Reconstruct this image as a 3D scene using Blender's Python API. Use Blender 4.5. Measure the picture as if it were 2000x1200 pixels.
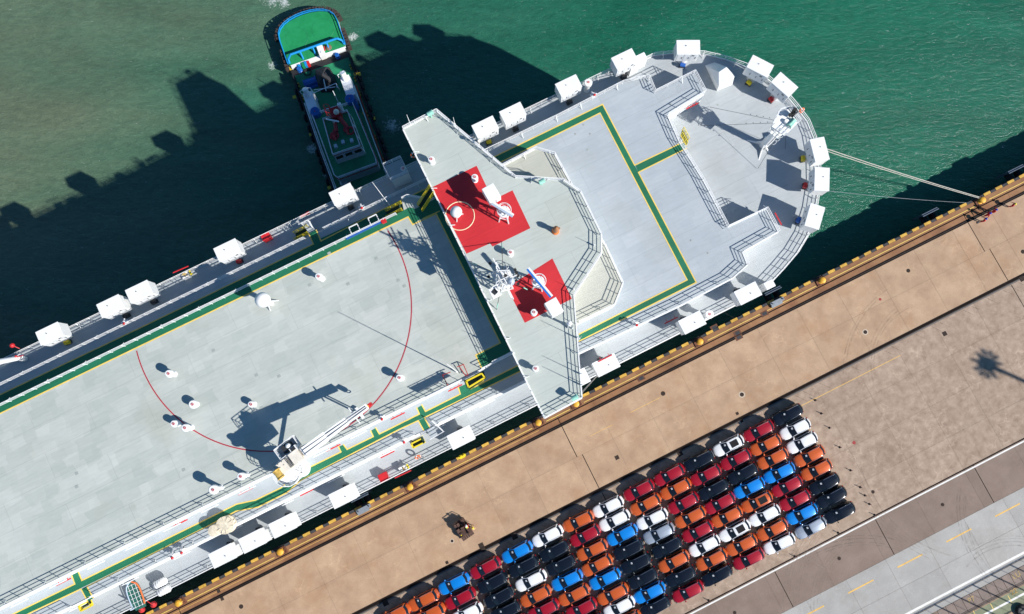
import bpy, bmesh, math, random
from mathutils import Vector, Matrix
random.seed(7)
PI = math.pi
rad = math.radians
scn = bpy.context.scene
for _o in list(bpy.data.objects): bpy.data.objects.remove(_o)
COL = scn.collection

# ------------------------------------------------------------------ camera
F = 28/36*2000; H = 112.0
_d = Vector((15, -190, -F)).normalized()
EX = (Vector((1, 0, 0)) - _d.x*_d).normalized(); EZ = -_d; EY = EZ.cross(EX)
cam = bpy.data.objects.new('camera', bpy.data.cameras.new('camera')); COL.objects.link(cam)
M3 = Matrix((EX, EY, EZ))
cam.matrix_world = Matrix.Translation((0, 0, H)) @ M3.to_4x4()
cam.data.lens = 28; cam.data.sensor_width = 36; cam.data.clip_end = 8000; cam.data.clip_start = 1
scn.camera = cam
# ------------------------------------------------------------------ world, sun, exposure
SUNDIR = Vector((0.9, -0.434, 0.76)).normalized()      # towards the sun
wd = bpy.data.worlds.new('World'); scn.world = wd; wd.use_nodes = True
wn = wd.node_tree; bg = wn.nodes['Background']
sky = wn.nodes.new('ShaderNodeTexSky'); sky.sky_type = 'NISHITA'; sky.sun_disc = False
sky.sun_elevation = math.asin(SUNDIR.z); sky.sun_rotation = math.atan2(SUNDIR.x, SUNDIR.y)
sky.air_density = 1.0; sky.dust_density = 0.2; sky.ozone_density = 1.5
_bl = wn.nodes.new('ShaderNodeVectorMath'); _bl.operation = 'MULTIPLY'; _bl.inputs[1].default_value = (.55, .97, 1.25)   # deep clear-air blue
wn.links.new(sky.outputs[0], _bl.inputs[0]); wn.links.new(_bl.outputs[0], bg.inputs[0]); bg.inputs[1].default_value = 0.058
sl = bpy.data.lights.new('sun', 'SUN'); sl.energy = 4.6; sl.angle = rad(0.5); sl.color = (1, 0.965, 0.91)
so = bpy.data.objects.new('sun', sl); COL.objects.link(so)
so.rotation_euler = (-SUNDIR).to_track_quat('-Z', 'Y').to_euler(); so.location = (60, -30, 90)
vs = scn.view_settings; vs.view_transform = 'Standard'; vs.look = 'None'; vs.gamma = 1; vs.use_curve_mapping = False
vs.exposure = 0.48

# ------------------------------------------------------------------ measured frames
def at(px, py, z=0.0):
    w = M3 @ Vector((px-1000, 600-py, -F)); t = (z-H)/w.z
    return Vector((0, 0, H)) + t*w
E0 = at(296, 1192, 0)
TH = rad(26.35)
Q = Vector((math.cos(TH), math.sin(TH), 0)); N = Vector((Q.y, -Q.x, 0))
def W(s, n, z=0.0):
    v = E0 + Q*s + N*n; v.z = z; return v
def sn(px, py, z=0.0):
    p = at(px, py, z) - E0; return p.dot(Q), p.dot(N)
ZW, ZA, ZB, ZC, ZR = -5.3, 20.5, 23.0, 25.7, 28.8

# ------------------------------------------------------------------ mesh building
class MB:
    def __init__(s): s.v = []; s.f = []; s.m = []
    def add(s, vs, fs, m=0):
        b = len(s.v); s.v += [Vector(v) for v in vs]; s.f += [[b+i for i in f] for f in fs]
        s.m += [m]*len(fs); return s
    def box(s, c, size, rz=0.0, m=0, taper=1.0):
        c = Vector(c); hx, hy, hz = size[0]/2, size[1]/2, size[2]/2; cr, sr = math.cos(rz), math.sin(rz)
        vs = []
        for z in (-hz, hz):
            k = taper if z > 0 else 1
            for x, y in ((-hx, -hy), (hx, -hy), (hx, hy), (-hx, hy)):
                x *= k; y *= k; vs.append((c.x+x*cr-y*sr, c.y+x*sr+y*cr, c.z+z))
        return s.add(vs, [(0, 3, 2, 1), (4, 5, 6, 7), (0, 1, 5, 4), (1, 2, 6, 5), (2, 3, 7, 6), (3, 0, 4, 7)], m)
    def prism(s, poly, z0, z1, mt=0, ms=0):
        a = sum(poly[i][0]*poly[(i+1) % len(poly)][1]-poly[(i+1) % len(poly)][0]*poly[i][1] for i in range(len(poly)))
        if a < 0: poly = poly[::-1]
        n = len(poly)
        s.add([(p[0], p[1], z1) for p in poly], [list(range(n))], mt)
        s.add([(p[0], p[1], z0) for p in poly], [list(range(n))[::-1]], ms)
        s.add([(p[0], p[1], z0) for p in poly]+[(p[0], p[1], z1) for p in poly],
              [(i, (i+1) % n, n+(i+1) % n, n+i) for i in range(n)], ms)
        return s
    def beam(s, p, q, w, h=None, m=0):
        p, q = Vector(p), Vector(q); d = q-p
        if d.length < 1e-5: return s
        h = h or w; d.normalize()
        up = Vector((0, 0, 1)) if abs(d.z) < .95 else Vector((1, 0, 0))
        a = d.cross(up).normalized()*w/2; b = a.normalized().cross(d).normalized()*h/2
        vs = [p-a-b, p+a-b, p+a+b, p-a+b, q-a-b, q+a-b, q+a+b, q-a+b]
        return s.add(vs, [(3, 2, 1, 0), (4, 5, 6, 7), (0, 1, 5, 4), (1, 2, 6, 5), (2, 3, 7, 6), (3, 0, 4, 7)][::1], m)
    def tube(s, p, q, r, n=8, m=0, r2=None):
        p, q = Vector(p), Vector(q); d = (q-p).normalized(); r2 = r if r2 is None else r2
        up = Vector((0, 0, 1)) if abs(d.z) < .95 else Vector((1, 0, 0))
        a = d.cross(up).normalized(); b = d.cross(a)
        vs = [p+(a*math.cos(t)+b*math.sin(t))*r for t in [2*PI*i/n for i in range(n)]]
        vs += [q+(a*math.cos(t)+b*math.sin(t))*r2 for t in [2*PI*i/n for i in range(n)]]
        return s.add(vs, [(i, n+i, n+(i+1) % n, (i+1) % n) for i in range(n)]+[list(range(n)), list(range(n, 2*n))[::-1]], m)
    def lathe(s, c, prof, n=20, m=0, ms=None):
        c = Vector(c); k = len(prof); vs = []
        for r, z in prof:
            for i in range(n):
                t = 2*PI*i/n; vs.append((c.x+r*math.cos(t), c.y+r*math.sin(t), c.z+z))
        b = len(s.v); s.v += [Vector(v) for v in vs]
        for j in range(k-1):
            for i in range(n):
                s.f.append([b+j*n+i, b+j*n+(i+1) % n, b+(j+1)*n+(i+1) % n, b+(j+1)*n+i]); s.m.append(ms[j] if ms else m)
        s.f.append([b+i for i in range(n)][::-1]); s.m.append(m)
        s.f.append([b+(k-1)*n+i for i in range(n)]); s.m.append(m)
        return s
    def ball(s, c, r, n=16, k=9, m=0, sz=1.0):
        return s.lathe(c, [(max(1e-3, r*math.sin(PI*j/k)), -r*sz*math.cos(PI*j/k)) for j in range(k+1)], n, m)
    def torus(s, c, R, r, n=24, k=8, axis=(0, 0, 1), m=0, arc=1.0, th0=0):
        c = Vector(c); ax = Vector(axis).normalized()
        u = ax.cross(Vector((0, 0, 1))) if abs(ax.z) < .9 else Vector((1, 0, 0)); u.normalize(); w = ax.cross(u)
        vs = []; nn = n if arc == 1.0 else n+1
        for i in range(nn):
            t = th0+2*PI*arc*i/n; d = u*math.cos(t)+w*math.sin(t)
            for j in range(k):
                p = 2*PI*j/k; vs.append(c+d*(R+r*math.cos(p))+ax*(r*math.sin(p)))
        fs = []
        for i in range(n):
            for j in range(k):
                i2 = (i+1) % nn
                fs.append((i*k+j, i2*k+j, i2*k+(j+1) % k, i*k+(j+1) % k))
        return s.add(vs, fs, m)
    def path(s, pts, r, n=6, m=0):
        for a, b in zip(pts[:-1], pts[1:]): s.tube(a, b, r, n, m)
        return s

WPOS = {}
def tag(o, label=None, cat=None, group=None, kind=None):
    for k, v in (('label', label), ('category', cat), ('group', group), ('kind', kind)):
        if v: o[k] = v
    return o
def place(o, world, parent):
    world = Vector(world)
    if parent: o.parent = parent; o.location = world - WPOS[parent.name]
    else: o.location = world
    WPOS[o.name] = world
def empty(name, loc, parent=None, **kw):
    o = bpy.data.objects.new(name, None); o.empty_display_size = .5; COL.objects.link(o)
    place(o, loc, parent); return tag(o, **kw)
def build(mb, name, mats, parent=None, smooth=False, origin=None, bevel=0, **kw):
    if not isinstance(mats, (list, tuple)): mats = [mats]
    if origin is None:
        xs = [v.x for v in mb.v]; ys = [v.y for v in mb.v]; zs = [v.z for v in mb.v]
        origin = ((min(xs)+max(xs))/2, (min(ys)+max(ys))/2, min(zs))
    og = Vector(origin)
    me = bpy.data.meshes.new(name); me.from_pydata([v-og for v in mb.v], [], mb.f)
    for m in mats: me.materials.append(m)
    me.polygons.foreach_set('material_index', mb.m)
    if smooth: me.polygons.foreach_set('use_smooth', [True]*len(mb.f))
    me.update()
    bm = bmesh.new(); bm.from_mesh(me)
    if smooth or bevel: bmesh.ops.remove_doubles(bm, verts=bm.verts, dist=1e-4)
    bmesh.ops.recalc_face_normals(bm, faces=bm.faces)
    if bevel: bmesh.ops.bevel(bm, geom=bm.edges[:], offset=bevel, segments=2, affect='EDGES', clamp_overlap=True)
    if smooth:
        for e in bm.edges:
            if len(e.link_faces) == 2 and e.calc_face_angle(0) > rad(40): e.smooth = False
    bm.to_mesh(me); bm.free()
    o = bpy.data.objects.new(name, me); COL.objects.link(o); place(o, og, parent)
    return tag(o, **kw)
def copy_tree(o, parent=None, loc=None, rz=None):
    c = o.copy(); COL.objects.link(c)
    if parent is not None: c.parent = parent
    if loc is not None:
        c.location = loc
    if rz is not None: c.rotation_euler = (0, 0, rz)
    for ch in o.children: copy_tree(ch, c)
    return c

# ------------------------------------------------------------------ materials
def mat(name, col, rough=.6, metal=0.0, var=0.0, scale=1.0, col2=None, bump=0.0, bscale=None, spec=.5, coat=0, island=0.0, stretch=None):
    m = bpy.data.materials.new(name); m.use_nodes = True; nt = m.node_tree; b = nt.nodes['Principled BSDF']
    b.inputs['Base Color'].default_value = (*col, 1); b.inputs['Roughness'].default_value = rough
    b.inputs['Metallic'].default_value = metal; b.inputs['Specular IOR Level'].default_value = spec
    b.inputs['Coat Weight'].default_value = coat; b.inputs['Coat Roughness'].default_value = .06
    L = nt.links.new
    tc = None
    if var or bump or col2 or island:
        tc = nt.nodes.new('ShaderNodeNewGeometry').outputs['Position']
        if stretch:
            mp = nt.nodes.new('ShaderNodeMapping'); mp.vector_type = 'TEXTURE'
            mp.inputs['Rotation'].default_value = (0, 0, TH); mp.inputs['Scale'].default_value = (stretch, 1, 1)
            L(tc, mp.inputs['Vector']); tc = mp.outputs[0]
    if var or col2:
        nz = nt.nodes.new('ShaderNodeTexNoise'); nz.inputs['Scale'].default_value = scale; nz.inputs['Detail'].default_value = 7
        nz.inputs['Roughness'].default_value = .62
        L(tc, nz.inputs['Vector'])
        rp = nt.nodes.new('ShaderNodeValToRGB'); rp.color_ramp.elements[0].position = .34; rp.color_ramp.elements[1].position = .68
        c2 = col2 or tuple(min(1, c*(1+var)) for c in col); c1 = col if col2 else tuple(c*(1-var) for c in col)
        rp.color_ramp.elements[0].color = (*c1, 1); rp.color_ramp.elements[1].color = (*c2, 1)
        L(nz.outputs[0], rp.inputs[0]); out = rp.outputs[0]
        if island:
            oi = nt.nodes.new('ShaderNodeObjectInfo'); mr = nt.nodes.new('ShaderNodeMapRange')
            mr.inputs[3].default_value = 1-island; mr.inputs[4].default_value = 1+island*.6
            mx = nt.nodes.new('ShaderNodeVectorMath'); mx.operation = 'SCALE'
            L(oi.outputs['Random'], mr.inputs[0]); L(out, mx.inputs[0]); L(mr.outputs[0], mx.inputs['Scale']); out = mx.outputs[0]
        L(out, b.inputs['Base Color'])
    if bump:
        n2 = nt.nodes.new('ShaderNodeTexNoise'); n2.inputs['Scale'].default_value = bscale or scale*6; n2.inputs['Detail'].default_value = 4
        L(tc, n2.inputs['Vector']); bp = nt.nodes.new('ShaderNodeBump'); bp.inputs['Strength'].default_value = bump; bp.inputs['Distance'].default_value = .03
        L(n2.outputs[0], bp.inputs['Height']); L(bp.outputs[0], b.inputs['Normal'])
    return m

def deck_mat(name, c1, c2, seam, bw=5.0, bh=1.6, patch=.5, stain=.45):
    """painted steel deck: plate seams, repainted rectangles, streaks and stains"""
    m = bpy.data.materials.new(name); m.use_nodes = True; nt = m.node_tree; b = nt.nodes['Principled BSDF']; L = nt.links.new
    b.inputs['Roughness'].default_value = .62
    g = nt.nodes.new('ShaderNodeNewGeometry'); mp = nt.nodes.new('ShaderNodeMapping')
    mp.vector_type = 'TEXTURE'; mp.inputs['Rotation'].default_value = (0, 0, TH); L(g.outputs['Position'], mp.inputs[0])
    def brick(w, h, a, c, ms, off=.5):
        t = nt.nodes.new('ShaderNodeTexBrick'); t.inputs['Scale'].default_value = 1; t.inputs['Brick Width'].default_value = w
        t.inputs['Row Height'].default_value = h; t.inputs['Mortar Size'].default_value = ms; t.offset = off
        t.inputs['Color1'].default_value = (*a, 1); t.inputs['Color2'].default_value = (*c, 1); t.inputs['Mortar'].default_value = (*seam, 1)
        t.inputs['Mortar Smooth'].default_value = .4
        return t
    # wobble so that painted patches are not ruler-straight
    nz = nt.nodes.new('ShaderNodeTexNoise'); nz.inputs['Scale'].default_value = .8; nz.inputs['Detail'].default_value = 5; L(mp.outputs[0], nz.inputs[0])
    ad = nt.nodes.new('ShaderNodeVectorMath'); ad.operation = 'MULTIPLY_ADD'; ad.inputs[1].default_value = (1.1, .45, 0); L(nz.outputs['Color'], ad.inputs[0]); L(mp.outputs[0], ad.inputs[2])
    t1 = brick(bw, bh, c1, c2, .0, .37); L(ad.outputs[0], t1.inputs[0])
    t2 = brick(bw*.45, bh*.7, c1, c2, .0, .61); L(ad.outputs[0], t2.inputs[0])
    t3 = brick(12.0, 3.0, (1, 1, 1), (.955, .955, .955), .018); t3.inputs['Mortar'].default_value = (.72, .72, .72, 1); L(mp.outputs[0], t3.inputs[0])
    mx = nt.nodes.new('ShaderNodeMix'); mx.data_type = 'RGBA'; mx.inputs[0].default_value = patch; L(t1.outputs[0], mx.inputs[6]); L(t2.outputs[0], mx.inputs[7])
    # streaks along the ship
    sp = nt.nodes.new('ShaderNodeMapping'); sp.inputs['Scale'].default_value = (.45, 2.6, 1); L(mp.outputs[0], sp.inputs[0])
    n2 = nt.nodes.new('ShaderNodeTexNoise'); n2.inputs['Scale'].default_value = 1.4; n2.inputs['Detail'].default_value = 8; n2.inputs['Roughness'].default_value = .7; L(sp.outputs[0], n2.inputs[0])
    r2 = nt.nodes.new('ShaderNodeMapRange'); r2.inputs[1].default_value = .3; r2.inputs[2].default_value = .7; r2.inputs[3].default_value = .93; r2.inputs[4].default_value = 1.06; L(n2.outputs[0], r2.inputs[0])
    # warm stains
    n3 = nt.nodes.new('ShaderNodeTexNoise'); n3.inputs['Scale'].default_value = .16; n3.inputs['Detail'].default_value = 6; L(mp.outputs[0], n3.inputs[0])
    r3 = nt.nodes.new('ShaderNodeMapRange'); r3.inputs[1].default_value = .56; r3.inputs[2].default_value = .72; r3.inputs[4].default_value = stain; L(n3.outputs[0], r3.inputs[0])
    m2 = nt.nodes.new('ShaderNodeMix'); m2.data_type = 'RGBA'; m2.inputs[7].default_value = (c1[0]*.95, c1[1]*.90, c1[2]*.80, 1); L(r3.outputs[0], m2.inputs[0]); L(mx.outputs[2], m2.inputs[6])
    v1 = nt.nodes.new('ShaderNodeVectorMath'); v1.operation = 'SCALE'; L(m2.outputs[2], v1.inputs[0]); L(r2.outputs[0], v1.inputs['Scale'])
    v2 = nt.nodes.new('ShaderNodeVectorMath'); v2.operation = 'MULTIPLY'; L(v1.outputs[0], v2.inputs[0]); L(t3.outputs[0], v2.inputs[1])
    L(v2.outputs[0], b.inputs['Base Color'])
    return m

def ground_mat(name, c1, c2, stain, island=.07, tracks=.0, scale=.35, crack=.0):
    """weathered concrete: mottling, rust-brown staining, fine grain, hairline cracks"""
    m = bpy.data.materials.new(name); m.use_nodes = True; nt = m.node_tree; b = nt.nodes['Principled BSDF']; L = nt.links.new
    b.inputs['Roughness'].default_value = .85
    g = nt.nodes.new('ShaderNodeNewGeometry'); mp = nt.nodes.new('ShaderNodeMapping'); mp.vector_type = 'TEXTURE'
    mp.inputs['Rotation'].default_value = (0, 0, TH); L(g.outputs['Position'], mp.inputs[0]); P = mp.outputs[0]
    def noise(sc, det=8, ro=.65, dist=0):
        n = nt.nodes.new('ShaderNodeTexNoise'); n.inputs['Scale'].default_value = sc; n.inputs['Detail'].default_value = det
        n.inputs['Roughness'].default_value = ro; n.inputs['Distortion'].default_value = dist; L(P, n.inputs[0]); return n.outputs[0]
    def rng(x, a, c, lo, hi):
        r = nt.nodes.new('ShaderNodeMapRange'); r.inputs[1].default_value = a; r.inputs[2].default_value = c; r.inputs[3].default_value = lo; r.inputs[4].default_value = hi; L(x, r.inputs[0]); return r.outputs[0]
    def mix(f, a, c):
        x = nt.nodes.new('ShaderNodeMix'); x.data_type = 'RGBA'
        L(f, x.inputs[0])
        for k, q in ((6, a), (7, c)):
            if isinstance(q, tuple): x.inputs[k].default_value = (*q, 1)
            else: L(q, x.inputs[k])
        return x.outputs[2]
    c = mix(rng(noise(scale), .32, .68, 0, 1), c1, c2)
    c = mix(rng(noise(.13, 9, .7), .52, .74, 0, .75), c, stain)
    c = mix(rng(noise(1.7, 8, .75, 1.0), .60, .74, 0, .5), c, tuple(min(1, k*1.25) for k in c2))
    c = mix(rng(noise(2.6, 5, .6), .70, .77, 0, .5), c, tuple(k*.55 for k in c1))
    c = mix(rng(noise(.75, 9, .7, .6), .64, .74, 0, .45), c, tuple(k*.5 for k in c1))
    fine = rng(noise(9, 5, .7), .3, .7, .86, 1.13)
    s = nt.nodes.new('ShaderNodeVectorMath'); s.operation = 'SCALE'; L(c, s.inputs[0]); L(fine, s.inputs['Scale']); c = s.outputs[0]
    oi = nt.nodes.new('ShaderNodeObjectInfo'); s2 = nt.nodes.new('ShaderNodeVectorMath'); s2.operation = 'SCALE'
    L(c, s2.inputs[0]); L(rng(oi.outputs['Random'], 0, 1, 1-island, 1+island*.7), s2.inputs['Scale']); c = s2.outputs[0]
    if crack:
        v = nt.nodes.new('ShaderNodeTexVoronoi'); v.feature = 'DISTANCE_TO_EDGE'; v.inputs['Scale'].default_value = .55; L(P, v.inputs[0])
        dn = nt.nodes.new('ShaderNodeTexNoise'); dn.inputs['Scale'].default_value = 1.1; L(P, dn.inputs[0])
        va = nt.nodes.new('ShaderNodeVectorMath'); va.operation = 'MULTIPLY_ADD'; va.inputs[1].default_value = (1.6, 1.6, 0); L(dn.outputs['Color'], va.inputs[0]); L(P, va.inputs[2]); L(va.outputs[0], v.inputs[0])
        k = nt.nodes.new('ShaderNodeMath'); k.operation = 'MULTIPLY'; L(rng(v.outputs[0], 0, .035, crack, 0), k.inputs[0]); L(rng(noise(.3), .5, .6, 0, 1), k.inputs[1])
        c = mix(k.outputs[0], c, tuple(min(1, q*1.5) for q in c2))
    L(c, b.inputs['Base Color'])
    bp = nt.nodes.new('ShaderNodeBump'); bp.inputs['Strength'].default_value = .5; bp.inputs['Distance'].default_value = .02
    L(noise(14, 4), bp.inputs['Height']); L(bp.outputs[0], b.inputs['Normal'])
    return m

white = mat('white_paint', (.80, .80, .79), .45, var=.05, scale=.6)
cream = mat('cream_paint', (.76, .70, .60), .5, var=.12, scale=2)
galv = mat('grey_steel', (.30, .33, .36), .45, .3, var=.15, scale=2)
black = mat('black_rubber', (.015, .015, .016), .75, var=.3, scale=2)
darkmetal = mat('dark_metal', (.03, .032, .036), .5)
redp = mat('red_paint', (.55, .02, .025), .45, var=.12, scale=2)
yel = mat('yellow_paint', (.75, .58, .02), .5, var=.08, scale=2)
greenp = mat('green_walkway_paint', (.007, .12, .055), .6, col2=(.012, .17, .085), scale=.5, stretch=4)
lime = mat('yellow_line_paint', (.78, .55, .12), .6, var=.1, scale=1.5)
mint = mat('mint_green_machinery', (.30, .62, .50), .5, var=.15, scale=3)
hullm = mat('hull_paint', (.035, .05, .09), .5, var=.15, scale=.3)
deckC = deck_mat('upper_deck_paint', (.395, .43, .395), (.52, .54, .50), (.3, .3, .29), 3.4, 1.5, .5)
deckB = deck_mat('middle_deck_paint', (.365, .405, .432), (.425, .462, .488), (.27, .31, .35), 3.2, 1.5, .4)
deckA = deck_mat('lower_deck_paint', (.375, .405, .42), (.44, .465, .48), (.29, .29, .29), 4.0, 2.2, .4, .3)
deckR = deck_mat('wheelhouse_top_paint', (.44, .475, .44), (.465, .50, .465), (.35, .37, .34), 9, 3, .3)
deckD = deck_mat('platform_paint', (.45, .46, .40), (.50, .50, .44), (.4, .4, .36), 6, 3, .4)
apron = ground_mat('stained_apron_concrete', (.21, .090, .040), (.34, .175, .080), (.13, .055, .025), .05)
tan = ground_mat('tan_quay_concrete', (.355, .225, .140), (.49, .335, .215), (.36, .195, .095), .05, crack=.25)
yard = ground_mat('yard_concrete', (.265, .185, .130), (.435, .325, .245), (.22, .145, .10), .05, scale=.9, crack=.35)
brownroad = ground_mat('brown_road_concrete', (.19, .135, .105), (.245, .18, .145), (.17, .12, .095), .07, crack=.15)
greyroad = ground_mat('grey_road_concrete', (.33, .315, .295), (.41, .395, .37), (.29, .26, .235), .09, crack=.15)
jointm = mat('joint_filler', (.014, .010, .009), .95, spec=.1)
ironm = mat('rusty_iron', (.045, .032, .026), .9, var=.3, scale=4, spec=.2)
thinjoint = mat('pale_joint_filler', (.20, .15, .11), .9, var=.2, scale=1)
steelrail = mat('crane_rail_steel', (.045, .034, .03), .5, .6, var=.3, scale=2)
whiteline = mat('white_road_paint', (.72, .70, .66), .7, var=.08, scale=2)
orangeline = mat('orange_road_paint', (.70, .42, .10), .7, var=.15, scale=2)
kerbY = mat('yellow_kerb_paint', (.50, .27, .04), .75, col2=(.74, .46, .07), scale=3.5, island=.15)
kerbK = mat('black_kerb_paint', (.045, .045, .048), .8, var=.4, scale=3)
rope_m = mat('mooring_rope_fibre', (.45, .43, .38), .9, var=.2, scale=8)
glass = mat('dark_glass', (.012, .016, .022), .08, spec=.6)

# ------------------------------------------------------------------ water
def water():
    m = bpy.data.materials.new('harbour_water'); m.use_nodes = True; nt = m.node_tree; b = nt.nodes['Principled BSDF']; L = nt.links.new
    g = nt.nodes.new('ShaderNodeNewGeometry'); P = g.outputs['Position']
    sx = nt.nodes.new('ShaderNodeSeparateXYZ'); L(P, sx.inputs[0])
    def noise(sc, det=6, ro=.55, vec=P, dist=0):
        n = nt.nodes.new('ShaderNodeTexNoise'); n.inputs['Scale'].default_value = sc; n.inputs['Detail'].default_value = det
        n.inputs['Roughness'].default_value = ro; n.inputs['Distortion'].default_value = dist; L(vec, n.inputs[0]); return n.outputs[0]
    def rng(x, a, c, lo, hi, sm=False):
        r = nt.nodes.new('ShaderNodeMapRange'); r.inputs[1].default_value = a; r.inputs[2].default_value = c; r.inputs[3].default_value = lo; r.inputs[4].default_value = hi
        if sm: r.interpolation_type = 'SMOOTHSTEP'
        L(x, r.inputs[0]); return r.outputs[0]
    def mth(op, a, c):
        k = nt.nodes.new('ShaderNodeMath'); k.operation = op
        for i, q in enumerate((a, c)):
            if isinstance(q, (int, float)): k.inputs[i].default_value = q
            else: L(q, k.inputs[i])
        return k.outputs[0]
    # silty plume on the left, clear green on the right
    mp = nt.nodes.new('ShaderNodeMapping'); mp.inputs['Rotation'].default_value = (0, 0, -rad(35)); mp.inputs['Scale'].default_value = (.5, 1.6, 1); L(P, mp.inputs[0])
    silt = mth('ADD', rng(sx.outputs[0], -95, 35, 1.08, -.12), rng(noise(.035, 7, .6, mp.outputs[0]), .3, .7, -.22, .22))
    cr = nt.nodes.new('ShaderNodeValToRGB'); L(silt, cr.inputs[0]); e = cr.color_ramp.elements
    e[0].position = 0; e[0].color = (.011, .112, .066, 1); e[1].position = 1; e[1].color = (.112, .145, .092, 1)
    k = e.new(.42); k.color = (.028, .120, .076, 1); k = e.new(.68); k.color = (.066, .135, .084, 1)
    mx = nt.nodes.new('ShaderNodeVectorMath'); mx.operation = 'SCALE'; L(cr.outputs[0], mx.inputs[0])
    mp2 = nt.nodes.new('ShaderNodeMapping'); mp2.inputs['Rotation'].default_value = (0, 0, rad(30)); mp2.inputs['Scale'].default_value = (1, 2.6, 1); L(P, mp2.inputs[0])
    wav = noise(.55, 9, .68, mp2.outputs[0], .4)
    L(mth('MULTIPLY', rng(wav, .28, .72, .80, 1.22), rng(noise(.045, 5, .6, mp.outputs[0], 1.2), .3, .7, .80, 1.22)), mx.inputs['Scale']); col = mx.outputs[0]
    # churned foam beside the tug; flecks paint foam specks and sun glints on crests
    foam = None
    for (px, py, r) in ((532, -8, 4.2), (556, 6, 2.2), (690, 72, 2.0), (766, 246, 3.0), (610, 290, 2.2), (640, 340, 1.6), (532, 128, 1.8)):
        c = at(px, py, ZW); d = nt.nodes.new('ShaderNodeVectorMath'); d.operation = 'DISTANCE'; d.inputs[1].default_value = c; L(P, d.inputs[0])
        w = rng(d.outputs['Value'], 0, r, 1, 0, True); foam = w if foam is None else mth('MAXIMUM', foam, w)
    fn = noise(1.6, 10, .78, P, 1.5)
    patch = rng(mth('ADD', mth('MULTIPLY', foam, .34), fn), .74, .86, 0, .8)
    glint_fleck = mth('MULTIPLY', rng(noise(1.5, 10, .8, mp2.outputs[0], .8), .60, .68, 0, .8), rng(noise(.05, 3), .4, .65, .3, 1))
    ft = mth('MAXIMUM', patch, glint_fleck)
    mix = nt.nodes.new('ShaderNodeMix'); mix.data_type = 'RGBA'; L(ft, mix.inputs[0]); L(col, mix.inputs[6]); mix.inputs[7].default_value = (.62, .66, .64, 1)
    L(mix.outputs[2], b.inputs['Base Color'])
    b.inputs['Roughness'].default_value = .16; b.inputs['IOR'].default_value = 1.33; b.inputs['Specular IOR Level'].default_value = .5
    h = mth('ADD', mth('MULTIPLY', wav, 1.0), mth('MULTIPLY', noise(2.6, 6, .6, mp2.outputs[0], .5), .35))
    bp = nt.nodes.new('ShaderNodeBump'); bp.inputs['Strength'].default_value = .55; bp.inputs['Distance'].default_value = .45; L(h, bp.inputs['Height']); L(bp.outputs[0], b.inputs['Normal'])
    # far side only: sheet ends at the quay wall
    mb = MB(); a, c = W(-3000, 0.6, ZW), W(3000, 0.6, ZW)
    mb.add([a, c, W(3000, -3000, ZW), W(-3000, -3000, ZW)], [(0, 1, 2, 3)])
    build(mb, 'water', m, kind='structure')
water()

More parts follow.
